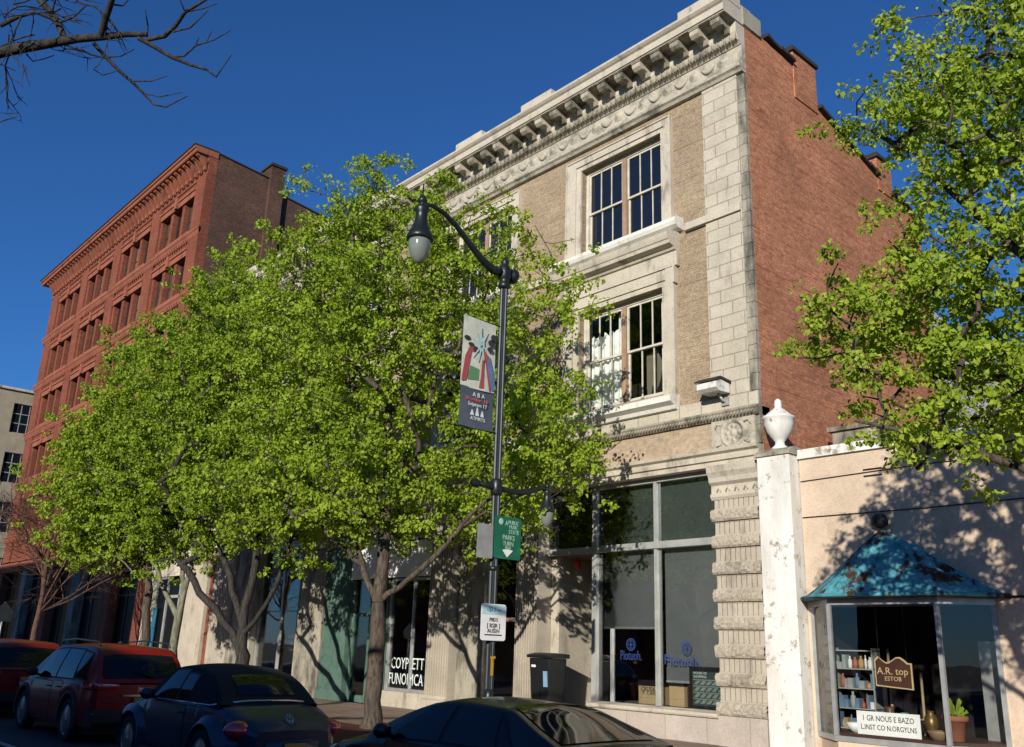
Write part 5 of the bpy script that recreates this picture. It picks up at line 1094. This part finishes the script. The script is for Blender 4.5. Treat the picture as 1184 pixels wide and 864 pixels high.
def car(c, loc, label, rz=math.pi):
    T = thing(c['name'], loc, label, 'car', 'cars parked along the kerb', rz)
    L, W = c['L'], c['W']; paint = c['paint']; xw = c['axles']; rw = c['rw']; ra = rw+.055; zc = rw
    X = np.unique(np.concatenate([np.linspace(-L/2, L/2, 90), *[np.linspace(x-ra, x+ra, 33) for x in xw]]))
    I = lambda pts: np.interp(X, [p[0] for p in pts], [p[1] for p in pts])
    dense = np.linspace(-L/2, L/2, 241)
    def S(pts, k=8): return np.interp(X, dense, smooth_arr(np.interp(dense, [p[0] for p in pts], [p[1] for p in pts]), k))
    w = S(c['plan'], 5); zs = S(c['shoulder']); zt = S(c['top']); sill = S(c['sill'], 6)
    zb = sill.copy()
    for x in xw:
        m = np.abs(X-x) < ra; zb[m] = np.maximum(zb[m], zc+np.sqrt(ra**2-(X[m]-x)**2))
    fr = [(.955, 0.0), (.985, .22), (1.0, .55), (.995, .80), (.965, 1.0)]
    def section(i, s):
        P = [(s*w[i]*f, zb[i]+(zs[i]-zb[i])*q) for f, q in fr]
        P += [(s*w[i]*.90, zs[i]+(zt[i]-zs[i])*.45), (s*w[i]*.72, zs[i]+(zt[i]-zs[i])*.80), (s*w[i]*.4, zt[i]-.006), (0, zt[i])]
        return P
    body = MB(); rows = []
    for i in range(len(X)):
        l = section(i, 1); r_ = section(i, -1); rows.append([(X[i], y, z) for y, z in l]+[(X[i], y, z) for y, z in reversed(r_[:-1])])
    body.grid(rows, True, False)
    for row, fl in ((rows[0], False), (rows[-1], True)):   # nose and tail
        n = len(row); h = n//2; body.grid([[row[k], row[n-1-k]] for k in range(h)], True, fl); 
    bo = body.build('body', paint, T)
    MB().box(-L/2+.25, L/2-.25, -W/2+.16, W/2-.16, .17, .52).build('underbody', M['trim'], bo)
    for x in xw:
        for s in (-1, 1):
            MB().prism([(x+ra*1.02*math.cos(a), zc+ra*1.02*math.sin(a)) for a in np.linspace(-.35, math.pi+.35, 22)], 'y', s*(W/2-.36), s*(W/2-.34)).build('wheel_well', M['black'], bo)
    def side(x, q, s, off=0.0):
        ww = np.interp(x, X, w); a = np.interp(x, X, zb); b_ = np.interp(x, X, zs); f = np.interp(q, [p[1] for p in fr], [p[0] for p in fr]); return (x, s*(ww*f+off), a+(b_-a)*q)
    def side_z(x, z, s, off=0.0):
        a = np.interp(x, X, sill); b_ = np.interp(x, X, zs); q = (z-a)/(b_-a); ww = np.interp(x, X, w); f = np.interp(q, [p[1] for p in fr], [p[0] for p in fr]); return (x, s*(ww*f+off), z)
    # greenhouse
    gx = np.linspace(c['gx'][0], c['gx'][1], 60); zr = np.interp(gx, [p[0] for p in c['roof']], [p[1] for p in c['roof']]); zr = smooth_arr(zr, 3); zr[0], zr[-1] = c['roof'][0][1], c['roof'][-1][1]
    belt = np.interp(gx, X, zs)-.0; wb = np.interp(gx, X, w)*.955; H = max(zr)-belt.mean(); wr0 = c['wroof']
    def G(x, t_, s, off=0.0):
        b_ = np.interp(x, gx, belt); z1 = np.interp(x, gx, zr); wB = np.interp(x, gx, wb); f = min(1, max(0, (z1-b_)/H)); wR = wB+(wr0-wB)*f
        tt = min(t_, 1.0); z = b_+(z1-.045*f-b_)*tt; y = wB+(wR-wB)*(tt**1.35)
        if t_ > 1: y = wR*(2-t_); z = z1-.045*f*(2-t_)**2
        return np.array((x, s*(y+off*(1 if t_ <= 1 else 0)), z+(off if t_ > 1 else off*.25)))
    ts = [0, .15, .3, .45, .6, .75, .88, .96, 1.0, 1.06, 1.15, 1.3, 1.5, 1.75, 2.0]
    rows = [[tuple(G(x, t_, 1)) for t_ in ts]+[tuple(G(x, t_, -1)) for t_ in reversed(ts[:-1])] for x in gx]
    roof = MB().grid(rows, True).build('cabin', c.get('roof_mat', paint), T)
    def gpatch(xa0, xb0, xa1, xb1, t0, t1, s, mat, name, par, off=.008, n=10, m=7):
        g = MB(); rr = []
        for j in range(m+1):
            q = j/m; t_ = t0+(t1-t0)*q; xa = xa0+(xa1-xa0)*q; xb = xb0+(xb1-xb0)*q; rr.append([tuple(G(xa+(xb-xa)*i/n, t_, s, off)) for i in range(n+1)])
        g.grid(rr, True, s > 0); return g.build(name, mat, par)
    for s in (-1, 1):
        for (xa0, xb0, xa1, xb1, t0, t1) in c['windows']:
            gpatch(xa0-.035, xb0+.035, xa1-.03, xb1+.03, max(.03, t0-.05), min(.99, t1+.045), s, M['trim'], 'window_trim', roof, .005); gpatch(xa0, xb0, xa1, xb1, t0, t1, s, M['car_glass'], 'side_window', roof, .010)
    def topglass(x0, x1, k, name):
        rr = []
        for i in range(13):
            x = x0+(x1-x0)*i/12; z1 = np.interp(x, gx, zr); b_ = np.interp(x, gx, belt); wB = np.interp(x, gx, wb); f = min(1, max(0, (z1-b_)/H)); wR = wB+(wr0-wB)*f; nx = -1 if x < 0 else 1
            rr.append([(x+nx*.012, y, z1+.006-.045*f*(abs(y)/max(wR, .01))**2) for y in np.linspace(-wR*k, wR*k, 13)])
        MB().grid(rr, True, False).build(name, M['car_glass'], roof)
    topglass(*c['rear_glass'], 'rear_window'); topglass(*c['front_glass'], 'windscreen')
    # doors: panels a few millimetres proud with a dark gap round them
    for s in (-1, 1):
        for (xa, xb) in c['doors']:
            def pan(off, g_):
                return [[side_z(xa+g_+(xb-xa-2*g_)*i/14, z, s, off) for i in range(15)] for z in np.linspace(np.interp((xa+xb)/2, X, sill)+.06+g_, np.interp((xa+xb)/2, X, zs)-.012-g_, 9)]
            gp = MB().grid(pan(.003, 0), True, s > 0).build('door_gap', M['black'], bo)
            d = MB().grid(pan(.0065, .011), True, s > 0).build('door', paint, T)
            hx = xa+.18; z = np.interp(hx, X, zs)-.12; y = side_z(hx, z, s, .03)[1]; MB().tube([(hx-.09, y-s*.02, z), (hx-.07, y, z+.004), (hx+.07, y, z+.004), (hx+.09, y-s*.02, z)], .013, 6).build('handle', c.get('handle', paint), d)
        mx, mz = c['mirror']; y = np.interp(mx, X, w)*.93
        o = MB().lathe([(.01,-.10),(.07,-.09),(.095,-.03),(.09,.05),(.05,.09),(.01,.10)], (mx, s*(y+.15), mz), 12, 'y', True, (.75, .85)); o.tube([(mx, s*(y-.02), mz-.07), (mx, s*(y+.10), mz-.03)], .025, 6)
        o.build('mirror', c.get('mirror_mat', paint), T)
    # wheels
    for x in xw:
        for s in (-1, 1):
            y0 = s*(W/2-.235); y1 = s*(W/2-.012); rr_ = rw
            pr = [(rr_*.60, y0), (rr_*.93, y0), (rr_, y0+(y1-y0)*.12), (rr_, y0+(y1-y0)*.85), (rr_*.95, y1-(y1-y0)*.04), (rr_*.72, y1), (rr_*.66, y1-(y1-y0)*.08), (rr_*.62, y0)]
            wh = MB().lathe(pr, (x, 0, rw), 36, 'y').build('wheel', M['rubber'], T)
            rm_ = MB().lathe([(rr_*.70, y1-s*.016), (rr_*.66, y1-s*.006), (rr_*.62, y1-s*.02), (rr_*.60, y1-s*.07)], (x, 0, rw), 36, 'y')
            rm_.lathe([(rr_*.62, y1-s*.09), (.03, y1-s*.088)], (x, 0, rw), 24, 'y')
            for k in range(c.get('spokes', 5)):
                a = 2*math.pi*k/c.get('spokes', 5)+.3; ca, sa = math.cos(a), math.sin(a); wd = rr_*.11
                def q(r_, o_, yy): return (x+r_*ca-o_*sa, yy, rw+r_*sa+o_*ca)
                rm_.add([q(.05,-wd*.8,y1-s*.03), q(rr_*.65,-wd*.65,y1-s*.018), q(rr_*.65,wd*.65,y1-s*.018), q(.05,wd*.8,y1-s*.03), q(.05,-wd*1.0,y1-s*.085), q(rr_*.65,-wd*.8,y1-s*.085), q(rr_*.65,wd*.8,y1-s*.085), q(.05,wd*1.0,y1-s*.085)], [(0,1,2,3),(0,4,5,1),(3,2,6,7),(1,5,6,2)])
            rm_.lathe([(.005,y1-s*.012),(.05,y1-s*.016),(.055,y1-s*.03),(.055,y1-s*.08)], (x, 0, rw), 14, 'y'); rm_.build('rim', M['rim'], wh)
            if c.get('cladding'):
                an = np.linspace(-.25, math.pi+.25, 26); rows = []
                for a in an:
                    rows.append([(x+(ra-.004)*math.cos(a), s*(W/2-.05), zc+(ra-.004)*math.sin(a)), (x+ra*math.cos(a), s*(W/2+.012), zc+ra*math.sin(a)), (x+(ra+.06)*math.cos(a), s*(W/2+.012), zc+(ra+.06)*math.sin(a)), (x+(ra+.07)*math.cos(a), s*(W/2-.03), zc+(ra+.07)*math.sin(a))])
                MB().grid(rows, True, s < 0).build('arch_trim', M['trim'], bo)
    return T, bo, roof, side_z, X, w, zs
def lens(cx, cy, cz, rx, ry, rz, mat, name, par, rot=0.0):
    o = MB(); rows = []
    for i in range(11):
        th = math.pi*i/10; rows.append([(cx+rx*math.cos(th), cy+ry*math.sin(th)*math.cos(2*math.pi*j/16), cz+rz*math.sin(th)*math.sin(2*math.pi*j/16)) for j in range(17)])
    return o.grid(rows, True).build(name, mat, par)
def number_plate(x, y, z, par, txt):
    p_ = MB().box(x-.012, x, y-.155, y+.155, z-.078, z+.078).build('number_plate', M['plate'], par); text(txt, .095, M['letter_blue'], p_, (x-.014, y, z), 'rear', sx=.9); return p_
suv = dict(name='parked_suv', L=4.62, W=1.88, rw=.365, axles=(-1.36, 1.36), paint=car_paint('dark_red_car_paint', (.24,.006,.010), .2),
    plan=[(-2.31,.74),(-2.24,.84),(-2.0,.915),(-1.3,.94),(1.3,.94),(1.9,.90),(2.2,.78),(2.31,.62)], shoulder=[(-2.31,.98),(-1.6,1.02),(0,1.0),(1.2,.95),(1.9,.86),(2.31,.72)], top=[(-2.31,1.0),(-1.6,1.04),(.9,1.06),(1.3,1.03),(1.9,.96),(2.2,.86),(2.31,.76)], sill=[(-2.31,.42),(-2.1,.32),(-1.8,.27),(1.8,.27),(2.1,.30),(2.31,.38)],
    gx=(-2.26, 1.42), roof=[(-2.26,1.02),(-2.20,1.12),(-1.98,1.46),(-1.86,1.60),(-1.5,1.655),(-.3,1.675),(.35,1.645),(.75,1.46),(1.42,1.03)], wroof=.66,
    windows=[(-1.95,-1.42,-1.72,-1.30,.10,.84), (-1.34,-.42,-1.24,-.40,.07,.88), (-.34,.86,-.34,.42,.07,.88)], rear_glass=(-2.22,-1.93,.86), front_glass=(1.30,.52,.9), doors=((-.90,-.34),(-.32,.86)), mirror=(.72,1.10), spokes=5, cladding=True, mirror_mat=M['trim'])
T, bo, roof, sz, X, w, zs_ = car(suv, (-19.45, 6.65, -.15), 'dark red parked car with roof rails and an amber plate, ahead of the blue convertible')
for s in (-1, 1):
    MB().tube([(-1.75, s*.64, 1.63), (-1.65, s*.64, 1.70), (-.4, s*.64, 1.735), (.35, s*.63, 1.70), (.45, s*.63, 1.64)], .016, 8).build('roof_rail', M['pole_grey'], roof)
    tl = MB(); rows = []
    for i in range(9):
        a = i/8; x, y = (-1.93-.37*min(1, a*1.8), s*(.905-.07*min(1, a*1.8)**2)) if a < .55 else (-2.305-.012, s*(.835-.42*(a-.55)/.45))
        rows.append([(x-.02, y*1.012, .92+.0*a), (x-.035, y*1.015, .98), (x-.02, y*1.01, 1.03-.02*a)])
    tl.grid(rows, True, s < 0).build('tail_light', M['tail'], T)
    lens(-2.345, s*.60, .985, .012, .14, .018, M['clear_lens'], 'reverse_light', T)
    MB().tube([(-2.335, s*.62, .50), (-2.335, s*.82, .51)], .022, 6).build('reflector', M['tail'], T)
    lens(2.20, s*.66, .80, .10, .16, .05, M['clear_lens'], 'headlight', T)
bp_ = MB().prism([(-2.33,.30),(-2.37,.38),(-2.37,.54),(-2.345,.58),(-2.2,.58),(-2.2,.30)], 'y', -.80, .80).build('bumper', M['trim'], T)
for s in (-1, 1): MB().grid([[(-2.30+.02*i, s*(.78+.012*i), z) for z in (.30,.40,.52,.58)] for i in range(9)], True, s < 0).build('bumper_corner', M['trim'], bp_)
MB().grid([[sz(x, z, s, .006) for z in (.29,.34,.40)] for x in np.linspace(-.95,.95,12)] if False else [[sz(x, z, 1, .006) for z in (.29,.34,.40)] for x in np.linspace(-.95,.95,12)], True, True).build('sill_trim', M['trim'], T)
number_plate(-2.352, -.02, .70, T, 'GHF 4172'); MB().box(-2.355, -2.33, -.35, .35, .80, .83).build('plate_garnish', M['chrome'], T)
text('Jeep', .09, M['chrome'], T, (-2.33, -.0, .93), 'rear'); text('LATITUDE', .045, M['chrome'], T, (-2.325, .55, .70), 'rear')
MB().tube([(-2.27,-.25,1.10),(-2.18,.15,1.24)], .012, 5).build('rear_wiper', M['black'], roof)
lens(-.9, 0, 1.69, .08, .03, .03, M['trim'], 'aerial', roof)
# the red car in front of it
cx = dict(suv); cx.update(name='parked_suv', paint=car_paint('crimson_car_paint', (.18,.008,.012)), L=4.55, cladding=False)
T2, bo2, roof2, *_ = car(cx, (-25.3, 6.35, -.15), 'bright crimson parked car cut off by the left edge of the picture')
for s in (-1, 1):
    lens(-2.22, s*.74, .98, .10, .12, .11, M['tail'], 'tail_light', T2); lens(-2.29, s*.66, .98, .05, .09, .05, M['clear_lens'], 'reverse_light', T2)
MB().prism([(-2.30,.30),(-2.35,.38),(-2.35,.56),(-2.2,.58),(-2.2,.30)], 'y', -.80, .80).build('bumper', M['trim'], T2); number_plate(-2.30, 0, .80, T2, 'EKD 2056')
# round-backed soft top
bt = dict(name='convertible_car', L=4.28, W=1.80, rw=.335, axles=(-1.27, 1.27), paint=car_paint('navy_car_paint', (.012,.022,.055)),
    plan=[(-2.14,.50),(-2.08,.62),(-1.85,.74),(-1.3,.80),(-.6,.83),(.6,.83),(1.4,.80),(1.85,.72),(2.08,.58),(2.14,.46)], shoulder=[(-2.14,.66),(-1.95,.78),(-1.5,.90),(-.8,.95),(.8,.93),(1.4,.84),(1.9,.70),(2.14,.58)], top=[(-2.14,.68),(-1.98,.82),(-1.6,.97),(-1.1,1.02),(-.6,1.0),(.7,.99),(1.2,.95),(1.7,.84),(2.0,.70),(2.14,.60)], sill=[(-2.14,.36),(-1.9,.24),(1.9,.24),(2.14,.34)],
    gx=(-1.42, 1.02), roof=[(-1.42,.98),(-1.34,1.06),(-1.12,1.25),(-.85,1.38),(-.4,1.46),(.1,1.475),(.42,1.43),(.66,1.28),(1.02,.97)], wroof=.56, roof_mat=M['soft_top'],
    windows=[(-.52,-.16,-.50,-.16,.08,.80), (-.10,.70,-.10,.34,.06,.88)], rear_glass=(-1.30,-.92,.62), front_glass=(.93,.50,.9), doors=((-.55,.72),), mirror=(.62,1.02), spokes=6)
T3, bo3, roof3, *_ = car(bt, (-13.55, 6.5, -.15), 'dark blue round backed convertible with its black soft top closed')
for s in (-1, 1):
    for x0 in (-1.27, 1.27):   # bulging wings
        rows = []; rin, rout = .40, .56
        for i in range(31):
            a = -.22+(math.pi+.44)*i/30; row = []
            for k in range(9):
                ph = k/8; rr = rin+(rout-rin)*(1-math.cos(ph*math.pi/2)); yy = .66+(.905-.66)*math.cos(ph*math.pi/2)**.8 if k < 8 else .64
                sx_ = 1.12 if (math.cos(a)*x0 > 0) else 1.25
                row.append((x0+rr*math.cos(a)*(1 if k == 0 else 1+(sx_-1)*ph), s*yy, max(.16, .335+rr*math.sin(a)*(1 if k == 0 else 1+.10*ph))))
            rows.append([(row[0][0], s*.70, row[0][2])]+row)
        MB().grid(rows, True, s > 0).build('wing', bt['paint'], T3)
    lens(-1.87, s*.66, .70, .17, .19, .12, M['tail'], 'tail_light', T3); lens(1.86, s*.62, .66, .14, .15, .15, M['clear_lens'], 'headlight', T3)
    MB().tube([(-.8, s*.845, .27), (.8, s*.845, .27)], .035, 6).build('running_board', M['trim'], T3)
MB().tube([(-1.30,-.80,.965),(-1.36,-.60,1.0),(-1.43,-.3,1.025),(-1.45,0,1.03),(-1.43,.3,1.025),(-1.36,.60,1.0),(-1.30,.80,.965)], .016, 6).tube([(-1.30,.80,.965),(-.6,.83,.965),(.7,.80,.95)], .012, 6).tube([(-1.30,-.80,.965),(-.6,-.83,.965),(.7,-.80,.95)], .012, 6).build('chrome_strip', M['chrome'], T3)
rows = [[(-2.13-.06*math.cos(j/20*math.pi-math.pi/2)+.30*abs(j/10-1)**3, .80*(j/10-1), z) for j in range(21)] for z in (.26,.34,.46,.55,.58)]
rows = [[(p_[0]+(.03 if i in (0, 4) else 0), p_[1], p_[2]) for p_ in r_] for i, r_ in enumerate(rows)]
MB().grid(rows, True, False).build('bumper', bt['paint'], T3); number_plate(-2.21, 0.0, .47, T3, 'CTM 318')
e_ = MB(); cx_, cz_, r_ = -1.955, .845, .06; tl = lambda y, z: (-2.02+(z-.78)*.75-.0, y, z)
for k in range(24):
    a, b_ = 2*math.pi*k/24, 2*math.pi*(k+1)/24
    e_.add([tl(r_*math.cos(a), .83+r_*math.sin(a)), tl(r_*.84*math.cos(a), .83+r_*.84*math.sin(a)), tl(r_*.84*math.cos(b_), .83+r_*.84*math.sin(b_)), tl(r_*math.cos(b_), .83+r_*math.sin(b_))], [(0,1,2,3)])
for (ya, za, yb, zb_) in ((.022,.05,0,.004),(-.022,.05,0,.004),(.045,.02,.02,-.045),(.02,-.045,0,-.004),(-.045,.02,-.02,-.045),(-.02,-.045,0,-.004)):
    a = tl(ya, .83+za); b_ = tl(yb, .83+zb_); e_.tube([a, b_], .005, 4)
e_.v = [(v[0]-.022, v[1], v[2]) for v in e_.v]; e_.build('round_badge', M['chrome'], T3)
# black saloon
sd_ = dict(name='saloon_car', L=4.62, W=1.78, rw=.325, axles=(-1.36, 1.40), paint=car_paint('black_car_paint', (.006,.007,.009)),
    plan=[(-2.37,.66),(-2.28,.80),(-2.0,.88),(-1.3,.915),(1.3,.915),(1.9,.86),(2.25,.72),(2.37,.56)], shoulder=[(-2.37,.82),(-2.0,.90),(-1,.92),(.8,.89),(1.6,.80),(2.1,.70),(2.37,.60)], top=[(-2.37,.88),(-2.0,1.0),(-1.5,1.04),(.9,.98),(1.3,.94),(1.9,.82),(2.2,.72),(2.37,.62)], sill=[(-2.37,.38),(-2.1,.28),(-1.8,.22),(1.8,.22),(2.1,.24),(2.37,.34)],
    gx=(-1.75, 1.25), roof=[(-1.75,1.0),(-1.3,1.16),(-.85,1.335),(-.45,1.355),(0,1.37),(.3,1.34),(.62,1.24),(1.25,.95)], wroof=.57,
    windows=[(-1.20,-.98,-.88,-.84,.12,.80), (-.93,-.12,-.80,-.12,.08,.88), (-.05,.88,-.05,.34,.08,.88)], rear_glass=(-1.62,-.80,.86), front_glass=(1.12,.42,.9), doors=((-.92,-.09),(-.07,.86)), mirror=(.78,.98), spokes=7)
T4, *_ = car(sd_, (-7.75, 6.85, -.15), 'black saloon car parked nearest the viewpoint at the bottom edge')
for s in (-1, 1): lens(-2.30, s*.68, .80, .08, .16, .07, M['tail'], 'tail_light', T4); lens(2.15, s*.62, .66, .14, .16, .06, M['clear_lens'], 'headlight', T4)
T4.scale = (.97, .97, .97)
